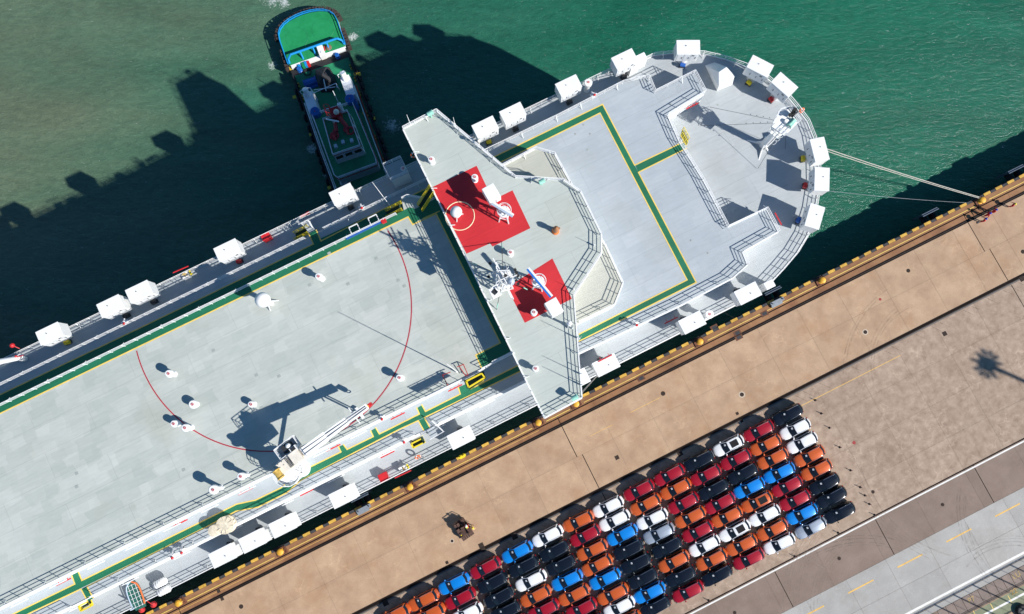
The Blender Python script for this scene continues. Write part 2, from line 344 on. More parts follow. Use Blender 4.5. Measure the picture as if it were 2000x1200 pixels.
# ------------------------------------------------------------------ quay, slabs, kerb, rails
def rect(mb, s0, s1, n0, n1, z0, z1, m=0):
    mb.prism([(p.x, p.y) for p in (W(s0, n0), W(s1, n0), W(s1, n1), W(s0, n1))], z0, z1, m, m)
def quay():
    mb = MB(); rect(mb, -700, 900, .55, 900, -9, -.10)
    base = build(mb, 'quay_ground', ground_mat('far_quay_concrete', (.2, .15, .11), (.25, .2, .16), (.17, .12, .09), 0), kind='structure')
    for (n0, n1, n2, ds, mt, th, joints, offs) in (
            (.55, 1.38, None, 7.8, apron, .0, (), 0), (1.47, 2.26, None, 7.8, apron, 0, (), 0),
            (2.60, 7.55, 12.55, 6.1, tan, 0, (), 0)):
        pass
    def slabs(n0, n1, ds, mt, s0=-55, s1=150, off=0.0, gap=.013, big=(), bgap=.055, z=0):
        cuts = [s0]; x = s0+off
        while x < s1:
            if x > cuts[-1]+.5 and all(abs(x-b) > 1.4 for b in big): cuts.append(x)
            x += ds
        cuts = sorted(cuts+list(big)+[s1])
        for a, b in zip(cuts[:-1], cuts[1:]):
            ga = bgap if a in big else gap; gb = bgap if b in big else gap
            mb = MB(); rect(mb, a+ga, b-gb, n0+gap, n1-gap, -.10, z)
            build(mb, 'slab', mt, base, bevel=.008 if False else 0)
    big = (3.4, 61.1, 126.0)
    slabs(.98, 1.36, 7.8, apron, big=big, off=1)
    slabs(1.50, 2.22, 7.8, apron, big=big, off=1)
    slabs(2.68, 7.35, 6.3, tan, big=big, off=2)
    slabs(7.35, 12.46, 6.3, tan, big=(61.9, 126.8), off=2)
    slabs(13.12, 18.0, 6.4, yard, big=(62.0, 126.9), off=3, bgap=.05)
    slabs(18.0, 22.9, 6.4, yard, big=(126.9,), off=3)
    slabs(22.9, 27.7, 6.4, yard, off=3)
    slabs(27.7, 32.35, 6.4, yard, off=3)
    slabs(32.5, 38.1, 7.8, brownroad, off=6.9, big=(62.6, 78.2, 93.8, 109.4), bgap=.05)
    slabs(38.1, 42.3, 6.1, greyroad, off=1.0)
    slabs(42.3, 46.2, 6.1, greyroad, off=1.0)
    slabs(49.2, 53.5, 6.1, tan, off=2); slabs(53.5, 60, 6.1, tan, off=2)
    # joint filler seen in the gaps
    mb = MB(); rect(mb, -60, 160, .56, 61, -.099, -.014); build(mb, 'joint_filler', thinjoint, base)
    mb = MB()
    for s_, n0, n1 in ((3.4, 1.5, 7.35), (61.1, 1.5, 7.35), (126.0, 1.5, 7.35), (61.9, 7.35, 12.42), (126.8, 7.35, 12.42), (62.0, 13.2, 18), (126.9, 13.2, 22.9),
                       (62.6, 32.5, 38.1), (78.2, 32.5, 38.1), (93.8, 32.5, 38.1), (109.4, 32.5, 38.1)):
        rect(mb, s_-.05, s_+.05, n0, n1, -.05, -.010)
    rect(mb, -60, 160, 38.06, 38.14, -.05, -.008); rect(mb, -60, 160, 32.33, 32.52, -.05, -.008); rect(mb, -60, 160, 1.34, 1.52, -.05, -.008)
    build(mb, 'expansion_joint', jointm, base)
    # crane rails in their slots
    for n0, n1 in ((2.22, 2.66), (12.46, 13.10)):
        mb = MB(); rect(mb, -60, 160, n0, n1, -.05, -.010); build(mb, 'rail_slot', jointm, base)
        mb = MB(); c = (n0+n1)/2+(.02 if n0 < 5 else .12)
        rect(mb, -60, 160, c-.055, c+.055, -.045, .01); rect(mb, -60, 160, n0, n0+.03, -.045, .004)
        if n0 > 5:
            m9 = MB(); rect(m9, -60, 160, c+.06, c+.20, -.045, .012); build(m9, 'rail_cover_strip', mat('worn_rail_grey', (.14, .125, .115), .5, .3), base)
        build(mb, 'crane_rail', steelrail, base)
    # painted lines, sheets 4 mm above the slabs
    def line(name, s0, s1, n, w, m, z=.004):
        mb = MB(); rect(mb, s0, s1, n-w/2, n+w/2, z-.003, z); return build(mb, name, m, base)
    bol = [s for s in BOLS]
    prev = -58.0
    for s_ in bol+[158.0]:
        a, b = prev+1.1, s_-1.1
        if b > a: line('yellow_line', a, b, 1.08, .09, lime)
        prev = s_
    line('white_line', -55, 150, 32.75, .20, whiteline); line('white_line', -55, 150, 45.6, .30, whiteline)
    for k in range(16):
        c = 118.2 - k*7.62; line('orange_dash', c-2.0, c+1.9, 39.75, .19, orangeline)
    line('yellow_line', 70, 108, 14.9, .08, orangeline); line('yellow_line', -10, 70, 14.6, .06, orangeline)
    line('yellow_line', 70.5, 75.2, 5.2, .06, orangeline); line('yellow_line', 64, 67.5, 5.6, .05, orangeline)
    line('yellow_line', -20, 58, 1.75, .05, orangeline)
    # saw cuts beside the yard rail, along the anchor grid
    mb = MB(); x = 0.0
    while x < 150:
        if random.random() < .3: x += 1.28; continue
        a = W(x, 13.3, .004); b = W(x+1.05, 14.6+random.uniform(-.1, .2), .004); d = (b-a).normalized().cross(Vector((0, 0, 1)))*.016
        mb.add([a-d, b-d*.3, b+d*.3, a+d], [(0, 1, 2, 3)]); x += 1.28
    build(mb, 'saw_cut', jointm, base)
    # manholes, drain covers, anchor pits
    def cover(px, py, r, square=False, m=ironm, ring=None):
        p = at(px, py); mb = MB()
        if square: mb.box((p.x, p.y, .006), (r*2, r*2, .012), TH); mb.box((p.x, p.y, .014), (r*1.5, r*1.5, .008), TH)
        else: mb.lathe((p.x, p.y, 0), [(r, 0), (r, .012), (r*.8, .02)], 16)
        if ring: mb.lathe((p.x, p.y, 0), [(r*1.45, 0), (r*1.4, .006)], 16, 1)
        build(mb, 'manhole_cover' if not square else 'drain_cover', [m, ring or m], base)
    pale = mat('pale_concrete', (.55, .46, .36), .9)
    for px, py, r, sq in ((1690, 649, .28, 0), (1774, 529, .28, 0), (1998, 492, .3, 0), (1295, 769, .32, 0), (1449, 771, .3, 0), (1205, 894, .28, 1), (1845, 652, .3, 1),
                          (883, 1057, .2, 0), (471, 1185, .3, 0), (1440, 808, .2, 1), (1449, 823, .2, 1), (1841, 986, .24, 0), (1639, 1091, .24, 0), (1705, 961, .24, 0),
                          (1435, 1197, .24, 0), (940, 1066, .35, 1), (944, 1074, .3, 1), (753, 1178, .38, 1), (1005, 1048, .4, 1), (873, 1099, .2, 1), (427, 1155, .22, 1), (434, 1170, .22, 1), (1328, 886, .35, 1),
                          (1996, 545, .35, 1)):
        cover(px, py, r, sq, ring=pale if (px in (883, 1690, 1449)) else None)
    for px, py, r in ((1719, 585, .2), (1668, 865, .24)):
        p = at(px, py); mb = MB(); mb.lathe((p.x, p.y, 0), [(r, 0), (r, .005)], 14); build(mb, 'red_paint_mark', mat('faded_red_paint', (.33, .05, .05), .9) if 'faded_red_paint' not in bpy.data.materials else bpy.data.materials['faded_red_paint'], base)
    rust = mat('rusty_steel', (.13, .05, .025), .8, var=.4, scale=3)
    for px, py in ((1252, 739), (1493, 613), (1395, 640), (1440, 651), (1443, 659)):
        s_, n_ = sn(px, py); mb = MB(); rect(mb, s_-.55, s_+.55, n_-.35, n_+.35, .0, .02); rect(mb, s_-.3, s_+.35, n_-.2, n_+.22, .02, .03, 1)
        build(mb, 'anchor_pit', [rust, darkmetal], base)
    # cable trench covers and green strip at the lower right
    mb = MB(); rect(mb, 60, 150, 46.28, 47.0, -.10, .0); build(mb, 'trench_kerb', greyroad, base)
    plate = mat('brown_trench_plate', (.20, .145, .12), .7, var=.15, scale=1, island=.12)
    bolt = darkmetal
    pts = [sn(1835, 1188)[0]+.0]
    x = sn(1828, 1190)[0]
    i = 0
    while x < 122:
        mb = MB(); rect(mb, x+.03, x+1.20, 47.05, 48.75, -.1, .03)
        for a, b in ((.2, 47.25), (1.0, 47.25), (.2, 48.5), (1.0, 48.5)):
            p = W(x+a, b, .03); mb.lathe((p.x, p.y, .03), [(.04, 0), (.04, .02)], 6, 1)
        build(mb, 'trench_plate', [plate, bolt], base); x += 1.24; i += 1
    mb = MB(); rect(mb, 60, 150, 48.8, 48.95, -.1, .02); rect(mb, 60, 150, 49.0, 49.15, -.1, .02); build(mb, 'crane_rail', steelrail, base)
    gm = mat('faded_green_paint', (.20, .215, .13), .8, var=.2, scale=1)
    mb = MB(); rect(mb, 60, 150, 49.3, 51.5, .0, .004); build(mb, 'green_strip', gm, base)
    line('white_line', 60, 150, 50.25, .26, whiteline, .008)
    for px, py in ((1972, 1170), (1938, 1186), (1903, 1198)):
        s_, n_ = sn(px, py); mb = MB(); rect(mb, s_-.04, s_+.04, n_-.5, n_+.5, .008, .010); build(mb, 'yellow_tick', lime, base)
    for px, py, tx in ((1985, 1124, 'LU'), (1897, 1172, 'P7'), (1980, 1156, '22')):
        c = bpy.data.curves.new('t', 'FONT'); c.body = tx; c.size = 1.0; c.extrude = .002; c.align_x = 'CENTER'; c.align_y = 'CENTER'
        t = bpy.data.objects.new('t', c); COL.objects.link(t); dg = bpy.context.evaluated_depsgraph_get(); me = bpy.data.meshes.new_from_object(t.evaluated_get(dg))
        bpy.data.objects.remove(t); me.materials.clear(); me.materials.append(lime)
        me.materials.clear(); me.materials.append(mat('faded_yellow_paint', (.42, .29, .10), .8, var=.3, scale=3) if 'faded_yellow_paint' not in bpy.data.materials else bpy.data.materials['faded_yellow_paint']); o = bpy.data.objects.new('painted_lettering', me); COL.objects.link(o); p = at(px, py); place(o, (p.x, p.y, .036), base); o.rotation_euler = (0, 0, TH)
    # quay wall face
    mb = MB(); rect(mb, -700, 900, .02, .54, -9, -.02); build(mb, 'quay_wall', mat('wet_wall_concrete', (.03, .03, .028), .8), kind='structure')
    # kerb of separate yellow and black blocks
    kerb = empty('quay_kerb', W(0, .3, 0)); tag(kerb, kind='structure')
    s_ = -60.0 + .62
    yb = None; kb = None
    while s_ < 158:
        if not any(abs(s_+.52-b) < .95 for b in BOLS if b in BOLS):
            mb = MB(); rect(mb, s_+.01, s_+1.05, .02, .40, -.25, .15); o = build(mb, 'kerb_block', kerbY, kerb)
        mb = MB(); rect(mb, s_+1.07, s_+1.94, .08, .40, -.25, .08); build(mb, 'kerb_block', kerbK, kerb)
        s_ += 1.952
    mb = MB(); rect(mb, -60, 160, .44, .97, -.1, -.002); build(mb, 'kerb_ledge', apron, base)
BOLP = [(1917, 388), (1605, 545), (1366, 665), (1124, 787), (1050, 823), (799, 948), (545, 1074), (346, 1174)]
BOLS = sorted(sn(px, py, .3)[0] for px, py in BOLP)
quay()

def tyre_marks():
    def mm(name, col, k):
        m = bpy.data.materials.new(name); m.use_nodes = True; nt = m.node_tree; b = nt.nodes['Principled BSDF']; b.inputs['Base Color'].default_value = (*col, 1); b.inputs['Roughness'].default_value = .9
        g = nt.nodes.new('ShaderNodeNewGeometry'); n = nt.nodes.new('ShaderNodeTexNoise'); n.inputs['Scale'].default_value = 1.3; n.inputs['Detail'].default_value = 6; nt.links.new(g.outputs['Position'], n.inputs[0])
        q = nt.nodes.new('ShaderNodeMapRange'); q.inputs[1].default_value = .38; q.inputs[2].default_value = .7; q.inputs[4].default_value = k; nt.links.new(n.outputs[0], q.inputs[0]); nt.links.new(q.outputs[0], b.inputs['Alpha']); return m
    dkm = mm('dark_tyre_mark', (.12, .10, .09), .25); ltm = mm('pale_tyre_mark', (.34, .27, .22), .35)
    root = bpy.data.objects['quay_ground']
    def arc_(px, py, R0, a0, a1, m, w=.16, z=.006):
        c = at(px, py); mb = MB(); n = 24
        for i in range(n):
            q = []
            for t, s_ in ((i, -1), (i, 1), (i+1, 1), (i+1, -1)):
                a = rad(a0+(a1-a0)*t/n); q.append((c.x+(R0+s_*w/2)*math.cos(a), c.y+(R0+s_*w/2)*math.sin(a), z))
            mb.add(q, [(0, 1, 2, 3)])
        build(mb, 'tyre_mark', m, root)
    z = .0052
    for px, py, R0, a0, a1, m, n in ((1840, 720, 9.5, 120, 185, dkm, 3), (1850, 735, 14, 125, 175, dkm, 2), (1750, 1180, 13, 128, 178, ltm, 6), (1740, 1190, 9.5, 120, 175, ltm, 4), (2060, 1000, 12, 170, 230, dkm, 4), (1700, 1290, 15, 75, 120, dkm, 4),
                                (1990, 1200, 9, 60, 130, dkm, 4), (1500, 1260, 12, 50, 110, ltm, 3), (700, 1200, 22, 70, 110, dkm, 2), (1250, 940, 26, 60, 100, dkm, 2), (1900, 860, 16, 200, 250, ltm, 4), (2010, 470, 7, 180, 250, dkm, 2)):
        for k in range(n):
            z += .0003; arc_(px, py, R0+k*.42+random.uniform(-.1, .1), a0+random.uniform(-8, 8), a1+random.uniform(-8, 8), m, random.uniform(.08, .2), z)
tyre_marks()

# tall things standing outside the frame whose shadows fall into it
def offstage():
    dark = galv
    # lattice gantry beam: its shadow is the ladder pattern over the trench plates
    h = 12.0; k = 1.29*h; off = Vector((.9, -.434, 0))*k
    mb = MB()
    def P(s, n, dz=0): v = W(s, n)+off; v.z = h+dz; return v
    mb.beam(P(68, 46.35), P(118, 46.35), .10); mb.beam(P(68, 51.7), P(118, 51.7), .10)
    x = 72.0; i = 0
    while x < 112:
        mb.beam(P(x, 46.35), P(x+4.2, 51.7), .17 if i % 2 == 0 else .05); x += 1.47; i += 1
    for s_ in (70, 115):
        for n_ in (46.35, 51.7): mb.beam(P(s_, n_), P(s_, n_)-Vector((0, 0, h)), .4)
    build(mb, 'yard_gantry', dark, kind='structure')
    # floodlight mast: ring of lamps on a tall pole
    tip = at(1942, 718); hh = 40.0; base = Vector((tip.x, tip.y, 0))+Vector((.9, -.434, 0))*1.29*hh
    r = MB(); r.tube(base, base+Vector((0, 0, hh+.3)), .42, 10, 0, .26)
    r.lathe((base.x, base.y, hh-.5), [(.6, 0), (1.0, .2), (1.0, .9), (.6, 1.2)], 14)
    for i in range(11):
        a = 2*PI*i/11; d = Vector((math.cos(a), math.sin(a), 0)); c = base+Vector((0, 0, hh+random.uniform(-.2, .2)))+d*random.uniform(1.45, 1.75)
        r.beam(base+Vector((0, 0, hh))+d*.6, c, .07); r.box(c+d*.1, (.8, .34, .3), a)
    build(r, 'floodlight_mast', dark, kind='structure')
offstage()

# ------------------------------------------------------------------ the car carrier
SHIP = empty('car_carrier_ship', W(40, -17, ZW), label='large white and grey car carrier ship moored along the quay with a curved bow', cat='ship')
def snp(px, py, zd, rail=1.1):
    return sn(px, py, zd+rail)
def xy(s, n): p = W(s, n); return (p.x, p.y)
# outlines in ship coordinates (s along the hull, n towards the quay)
bowpx = [(1448, 592), (1505, 557), (1535, 525), (1562, 493), (1583, 458), (1598, 410), (1606, 360), (1605, 310), (1597, 267), (1583, 232), (1561, 203), (1535, 172), (1504, 147), (1462, 123), (1420, 108), (1377, 98), (1316, 97), (1279, 101), (1263, 109), (1189, 133)]
Apts = [(-70, -1.55)] + [snp(px, py, ZA) for px, py in bowpx] + [(-70, -33.75)]
def clean(p): return p
nBp = snp(220, 641, ZB)[1]; nBs = snp(600, 956, ZB)[1]; nCp = snp(220, 681, ZC)[1]; nCs = snp(420, 980, ZC)[1]
Bp = [(-70, nBs)] + [(snp(1133, 694, ZB)[0], nBs), snp(1335, 595, ZB), snp(1435, 542, ZB), snp(1465, 515, ZB), snp(1455, 490, ZB), snp(1526, 450, ZB), snp(1502, 404, ZB), snp(1426, 440, ZB),
      snp(1377, 347, ZB), snp(1330, 272, ZB), snp(1307, 220, ZB), snp(1381, 175, ZB), snp(1360, 135, ZB), snp(1282, 174, ZB), snp(1270, 145, ZB), snp(1253, 147, ZB), snp(1218, 156, ZB), snp(1206, 162, ZB)] + [(snp(1085, 221, ZB)[0], nBp), (-70, nBp)]
c0 = snp(787, 409.5, ZC); c1 = snp(779, 388, ZC); c2 = snp(794, 382, ZC); c3 = snp(806, 402, ZC)
Cp = [(-70, nCs), (snp(908, 744, ZC)[0], nCs), snp(942, 722, ZC, 0), snp(962, 709, ZC, 0), (sn(1001, 692, ZC)[0], sn(962, 709, ZC)[1]), (70, sn(962, 709, ZC)[1]-.4), (70, nCp+1.2), (c3[0]+2, nCp), (c2[0]+.2, nCp-1.3), (c1[0]+.2, nCp-1.3), (c0[0], nCp), (-70, nCp)]
Dpx = [(975, 322), (1046, 285), (1084, 296), (1115, 352), (1150, 420), (1185, 478), (1219, 552), (1202, 595), (1132, 629), (1080, 640), (1000, 500)]
Dp = [snp(px, py, ZC) for px, py in Dpx]
Rpx = [(784, 246), (851, 211), (1006, 341), (1102, 347), (1136, 371), (1177, 455), (1177, 492), (1122, 576), (1138, 778), (1064, 818)]
Rp = [snp(px, py, ZR, 1.05) for px, py in Rpx]
def dk(name, poly, z0, z1, top, side=white, rim=True):
    P = [xy(*p) for p in poly]; mb = MB(); mb.prism(P, z0, z1, 0, 1); return build(mb, name, [top, side], SHIP)
# hull: deck outline narrowing to the waterline at the bow
def hull():
    P = Apts; n = len(P); mb = MB(); lv = []
    for z, k in ((ZW-3, .70), (ZW+4, .78), (ZA-7, .97), (ZA-.25, 1.0)):
        ring = []
        for s, nn in P:
            if s > 84:
                cs, cn = 84, -17.6; s2 = cs+(s-cs)*k; n2 = cn+(nn-cn)*(k if s > 92 else 1-(1-k)*.4)
            else: s2, n2 = s, nn
            ring.append(W(s2, n2, z))
        lv.append(ring)
    vs = [v for r in lv for v in r]; fs = []
    for j in range(3):
        for i in range(n): fs.append((j*n+i, j*n+(i+1) % n, (j+1)*n+(i+1) % n, (j+1)*n+i))
    mb.add(vs, fs); mb.add(lv[-1], [list(range(n))]); build(mb, 'hull', hullm, SHIP)
hull()
dk('lower_deck', Apts, ZA-.25, ZA, deckA)
dk('middle_deck', Bp, ZA+.002, ZB, deckB)
dk('upper_deck', Cp, ZB+.002, ZC, deckC)
dk('wheelhouse_platform', Dp, ZB+.004, ZC+.014, deckD)
# wheelhouse: windowed walls below an overhanging roof slab
def inset(poly, d):
    cs = sum(p[0] for p in poly)/len(poly); cn = sum(p[1] for p in poly)/len(poly)
    return [(s+(cs-s)/math.hypot(cs-s, cn-n)*d, n+(cn-n)/math.hypot(cs-s, cn-n)*d) for s, n in poly]
dk('wheelhouse_roof', Rp, ZR-.35, ZR, deckR)
mb = MB(); mb.prism([xy(*p) for p in inset(Rp, .5)], ZC+.005, ZR-.352); WH = build(mb, 'wheelhouse', white, SHIP)
ri = inset(Rp, .46)
for a, b in zip(ri, ri[1:]+ri[:1]):
    A, B = W(*a, ZR-1.3), W(*b, ZR-1.3); L_ = (B-A).length; k = max(1, int(L_/1.5))
    for i in range(k):
        p = A.lerp(B, (i+.12)/k); q = A.lerp(B, (i+.88)/k); mb = MB(); mb.beam(p, q, .05, 1.0); build(mb, 'window', glass, WH)

# railings: stanchions, three rails, every third stanchion braced inboard
def railing(pts, h=1.1, closed=False, step=1.5, m=white, brace=1, r=.03, parent=SHIP, name='railing', rails=3):
    P = [Vector(p) for p in pts]
    if closed: P.append(P[0])
    mb = MB(); cen = sum(P, Vector())/len(P); cnt = 0
    for a, b in zip(P[:-1], P[1:]):
        L_ = (b-a).length
        if L_ < .05: continue
        for j in range(rails):
            z = h*(j+1)/rails; mb.beam(a+Vector((0, 0, z)), b+Vector((0, 0, z)), r*2 if j == rails-1 else r*1.5)
        k = max(1, round(L_/step)); d = (b-a).normalized(); side = Vector((-d.y, d.x, 0)); 
        if side.dot(cen-a) < 0: side = -side
        for i in range(k+1 if b is P[-1] else k):
            p = a.lerp(b, i/k); mb.beam(p, p+Vector((0, 0, h)), r*1.8)
            cnt += 1
            if brace and cnt % 3 == 0: mb.beam(p+Vector((0, 0, h*.75)), p+side*.45+Vector((0, 0, .02)), r*1.8)
    return build(mb, name, m, parent)
def edge(pts, w=.10, h=.07, m=white, name='deck_coaming', closed=False):
    P = [Vector(p) for p in pts]; mb = MB()
    if closed: P.append(P[0])
    for a, b in zip(P[:-1], P[1:]):
        mb.beam(a+Vector((0, 0, h/2)), b+Vector((0, 0, h/2)), w, h)
    return build(mb, name, m, SHIP)
def R3(poly, z, d=.10): return [W(s, n, z) for s, n in inset(poly, d)]
a_ring = [W(s, n, ZA) for s, n in Apts[1:]]
starA = [W(-62, -1.7, ZA), W(-30, -1.7, ZA), W(30, -1.7, ZA)] + [W(s, n, ZA) for s, n in inset(Apts, .12)[1:-1]] + [W(-62, -33.64, ZA)]
railing(starA); edge([W(-62, -1.62, ZA)]+[W(s, n, ZA) for s, n in inset(Apts, .03)[1:-1]], .10, .10)

bi = inset(Bp, .1)
sB0 = bi[1][0]
def gaprail(z, n, s0, s1, gaps, **kw):
    cur = s0
    for g0, g1 in sorted(gaps)+[(s1, s1)]:
        if g0-cur > .3: railing([W(cur, n, z), W(g0, n, z)], **kw)
        cur = g1
bs = sn(838, 838, ZB)[0]; bs2 = sn(165, 1180, ZB)[0]; bp_ = sn(612, 450, ZB)[0]
gaprail(ZB, nBs-.08, -62, sB0, [(bs-1.7, bs+1.3), (bs2-1.4, bs2+1.4)])
railing([W(s, n, ZB) for s, n in bi[1:-1]])
gaprail(ZB, nBp+.08, -62, bi[-2][0], [(bp_-1.2, bp_+1.2)])
edge([W(-62, nBs, ZB)]+[W(s, n, ZB) for s, n in Bp[1:12]], .11, .08)
# upper deck rails
cs1 = Cp[1][0]; cw = sn(950, 705, ZC)[0]
gaprail(ZC, nCs-.08, -62, cs1-.2, [(sn(897, 766, ZC)[0]-1, sn(897, 766, ZC)[0]+1.0)])
railing([W(Cp[2][0], Cp[2][1]-.1, ZC), W(Cp[2][0]+1.2, Cp[2][1]-.1, ZC), W(Cp[3][0], Cp[3][1]-.1, ZC), W(Cp[4][0], Cp[4][1]-.1, ZC)], brace=0)
railing([W(-62, nCp+.08, ZC), W(c0[0]-.9, nCp+.08, ZC)]); railing([W(c1[0]+.3, nCp-1.2, ZC), W(c2[0]+.1, nCp-1.2, ZC), W(c3[0]+1.8, nCp+.1, ZC)], brace=0)
edge([W(-62, nCs, ZC), W(cs1, nCs, ZC), W(*Cp[2], ZC), W(*Cp[3], ZC), W(*Cp[4], ZC)], .18, .12)
di = inset(Dp, .1); railing([W(s, n, ZC) for s, n in di[0:4]]); railing([W(s, n, ZC) for s, n in di[3:9]])
edge([W(s, n, ZC) for s, n in Dp[0:9]], .14, .1)
rr = [W(s, n, ZR) for s, n in inset(Rp, .12)]
railing(rr, closed=True, h=1.05); edge([W(s, n, ZR) for s, n in Rp], .12, .08, closed=True)

# painted walkways: green strips with yellow borders
def paint(name, pts, z, m, parent=SHIP, dz=.004):
    mb = MB(); P = [at(px, py, z) for px, py in pts]; n = len(P)
    mb.prism([(p.x, p.y) for p in P], z+dz-.003, z+dz); return build(mb, name, m, parent)
def stripe(pts, z, w=.13, m=lime, closed=False, name='yellow_border', dz=.009):
    P = [at(px, py, z+dz) if not isinstance(px, Vector) else px for px, py in pts]
    if closed: P.append(P[0])
    mb = MB()
    for i, (a, b) in enumerate(zip(P[:-1], P[1:])):
        d = (b-a).normalized()*w/2; o = Vector((0, 0, .0004*(i % 2))); mb.beam(a-d*.98+o, b+d*.98+o, w, .003)
    return build(mb, name, m, SHIP)
# foredeck U
up = [(960, 309), (1177, 204), (1360, 552), (1131, 667), (1131, 653), (1342, 547), (1172, 221), (968, 320)]
paint('green_walkway', [(960, 309), (1177, 204), (1184, 218), (1172, 221), (968, 322)], ZB, greenp)
paint('green_walkway', [(1177, 204), (1360, 552), (1342, 547), (1172, 221)], ZB, greenp, dz=.005)
paint('green_walkway', [(1360, 552), (1131, 667), (1131, 653), (1342, 547)], ZB, greenp, dz=.006)
paint('green_walkway', [(1241, 324), (1334, 278), (1340, 290), (1247, 337)], ZB, greenp, dz=.007)
stripe([(960, 309), (1177, 204), (1239.5, 323), (1334, 278)], ZB); stripe([(1341, 290), (1247, 337), (1360, 552), (1131, 667)], ZB)
stripe([(1131, 653), (1342, 547), (1172, 221), (968, 322)], ZB)
# starboard middle deck
UPs = [(-60, 1245), (27, 1199), (138, 1143)]
m1 = [(147, 1140), (150, 1132), (143, 1118)]
top = [(27, 1199), (147, 1140), (141.5, 1121), (152, 1119), (160, 1135), (400, 1016), (462, 985), (499, 977), (549, 953), (584, 923), (667, 883), (661, 873), (671, 868), (677, 879), (730, 853), (724, 841), (734, 835), (740, 848), (819, 808), (813, 796), (823, 791), (829, 804), (902, 768), (897, 755), (907, 750), (1014, 715)]
mainU = [(-60, 1245), (27, 1199), (147, 1140), (400, 1016), (462, 985), (499, 977), (549, 953), (584, 923), (667, 883), (902, 768), (1040, 700)]
mainL = [(1040, 714), (780, 839), (587, 939), (560, 963), (504, 991), (461, 999), (400, 1031), (56, 1199), (-60, 1260)]
paint('green_walkway', mainU+mainL, ZB, greenp)
for a in ([(147, 1140), (140, 1120), (152, 1114), (160, 1134)], [(667, 883), (662, 873), (672, 868), (678, 878)], [(729, 853), (724, 842), (734, 836), (741, 848)], [(820, 809), (815, 797), (825, 791), (831, 804)], [(900, 770), (895, 757), (925, 744), (929, 756)],
          [(817, 822), (829, 816), (840, 836), (828, 842)], [(158, 1151), (170, 1145), (184, 1168), (171, 1175)]):
    paint('green_walkway', a, ZB, greenp, dz=.007)
stripe([(-60, 1245), (27, 1199), (146, 1141), (139, 1122)], ZB)
stripe([(152, 1115), (160, 1134), (400, 1016), (462, 985), (499, 977), (549, 953), (584, 923), (666, 883), (661, 873)], ZB)
stripe([(671, 869), (678, 878), (729, 853), (724, 842)], ZB); stripe([(734, 836), (741, 848), (819, 809), (814, 797)], ZB)
stripe([(824, 791), (831, 804), (899, 770), (895, 757)], ZB); stripe([(927, 756), (1040, 700)], ZB)
stripe([(1040, 714), (829, 816), (840, 836)], ZB); stripe([(828, 842), (817, 822), (780, 839), (587, 939), (560, 963), (504, 991), (461, 999), (400, 1031), (170, 1146), (182, 1168)], ZB)
stripe([(171, 1175), (158, 1151), (56, 1199), (-60, 1260)], ZB)
# port middle deck
paint('green_walkway', [(-10, 776), (275, 640), (612, 477), (620, 469), (762, 402), (870, 352), (882, 376), (0, 812)], ZB, greenp)
paint('green_walkway', [(612, 477), (603, 457), (617, 450), (627, 471)], ZB, greenp, dz=.007)
stripe([(-10, 776), (275, 640), (612, 477), (603, 457)], ZB); stripe([(618, 450), (627, 471), (762, 402), (870, 351)], ZB)
# upper deck: strip along the port rail and the band behind the wheelhouse
paint('green_walkway', [(-60, 818), (0, 789), (560, 521), (787, 412), (800, 405), (812, 408), (818, 430), (806, 439), (797, 424), (17, 800), (-60, 837)], ZC, greenp)
paint('green_walkway', [(812, 408), (860, 384), (1020, 655), (1008, 680), (941, 720), (929, 694), (977, 670), (853, 419), (818, 430)], ZC, greenp, dz=.006)
stripe([(-60, 837), (17, 800), (797, 424), (806, 439), (852, 418), (977, 670), (929, 694), (941, 720)], ZC, .14)
stripe([(826, 427), (858, 413)], ZC, .10)
# red turning arc, two-tone
def arc():
    cx, cy = at(531, 605, ZC).x, at(531, 605, ZC).y; pts = [at(px, py, ZC) for px, py in ((803, 600), (540, 877), (268, 712), (786, 490), (700, 807))]
    r = sum(math.hypot(p.x-cx, p.y-cy) for p in pts)/5
    a0 = math.atan2(at(258, 688, ZC).y-cy, at(258, 688, ZC).x-cx); a1 = math.atan2(at(766, 445, ZC).y-cy, at(766, 445, ZC).x-cx)
    if a0 > 0: a0 -= 2*PI
    for rr_, w, m, dz in ((r, .13, mat('red_line_paint', (.40, .02, .045), .6, var=.1, scale=1), .007), (r+.12, .05, deckD, .006)):
        mb = MB(); n = 120
        for i in range(n):
            q = []
            for t, s_ in ((i, -1), (i, 1), (i+1, 1), (i+1, -1)):
                a = a0+(a1-a0)*t/n; q.append((cx+(rr_+s_*w/2)*math.cos(a), cy+(rr_+s_*w/2)*math.sin(a), ZC+dz))
            mb.add(q, [(0, 1, 2, 3)])
        build(mb, 'red_arc_line' if m is not deckD else 'pale_arc_line', m, SHIP)
arc()
redpaint = deck_mat('red_deck_paint', (.50, .015, .022), (.57, .022, .028), (.4, .02, .02), 5, 2, .3)
paint('red_panel', [(844, 366), (931, 324), (956, 377), (958, 393), (1001, 372), (1036, 446), (962, 482), (957, 476), (911, 496)], ZR, redpaint)
paint('red_panel', [(990, 562), (1079, 505), (1117, 584), (1025, 631)], ZR, redpaint)
mb = MB(); c = at(898, 422, ZR); mb.torus((c.x, c.y, ZR+.006), 1.55, .055, 40, 4); build(mb, 'pale_ring', mat('pale_yellow_paint', (.80, .66, .42), .6), SHIP)
mb = MB()
for k in range(9):
    pass

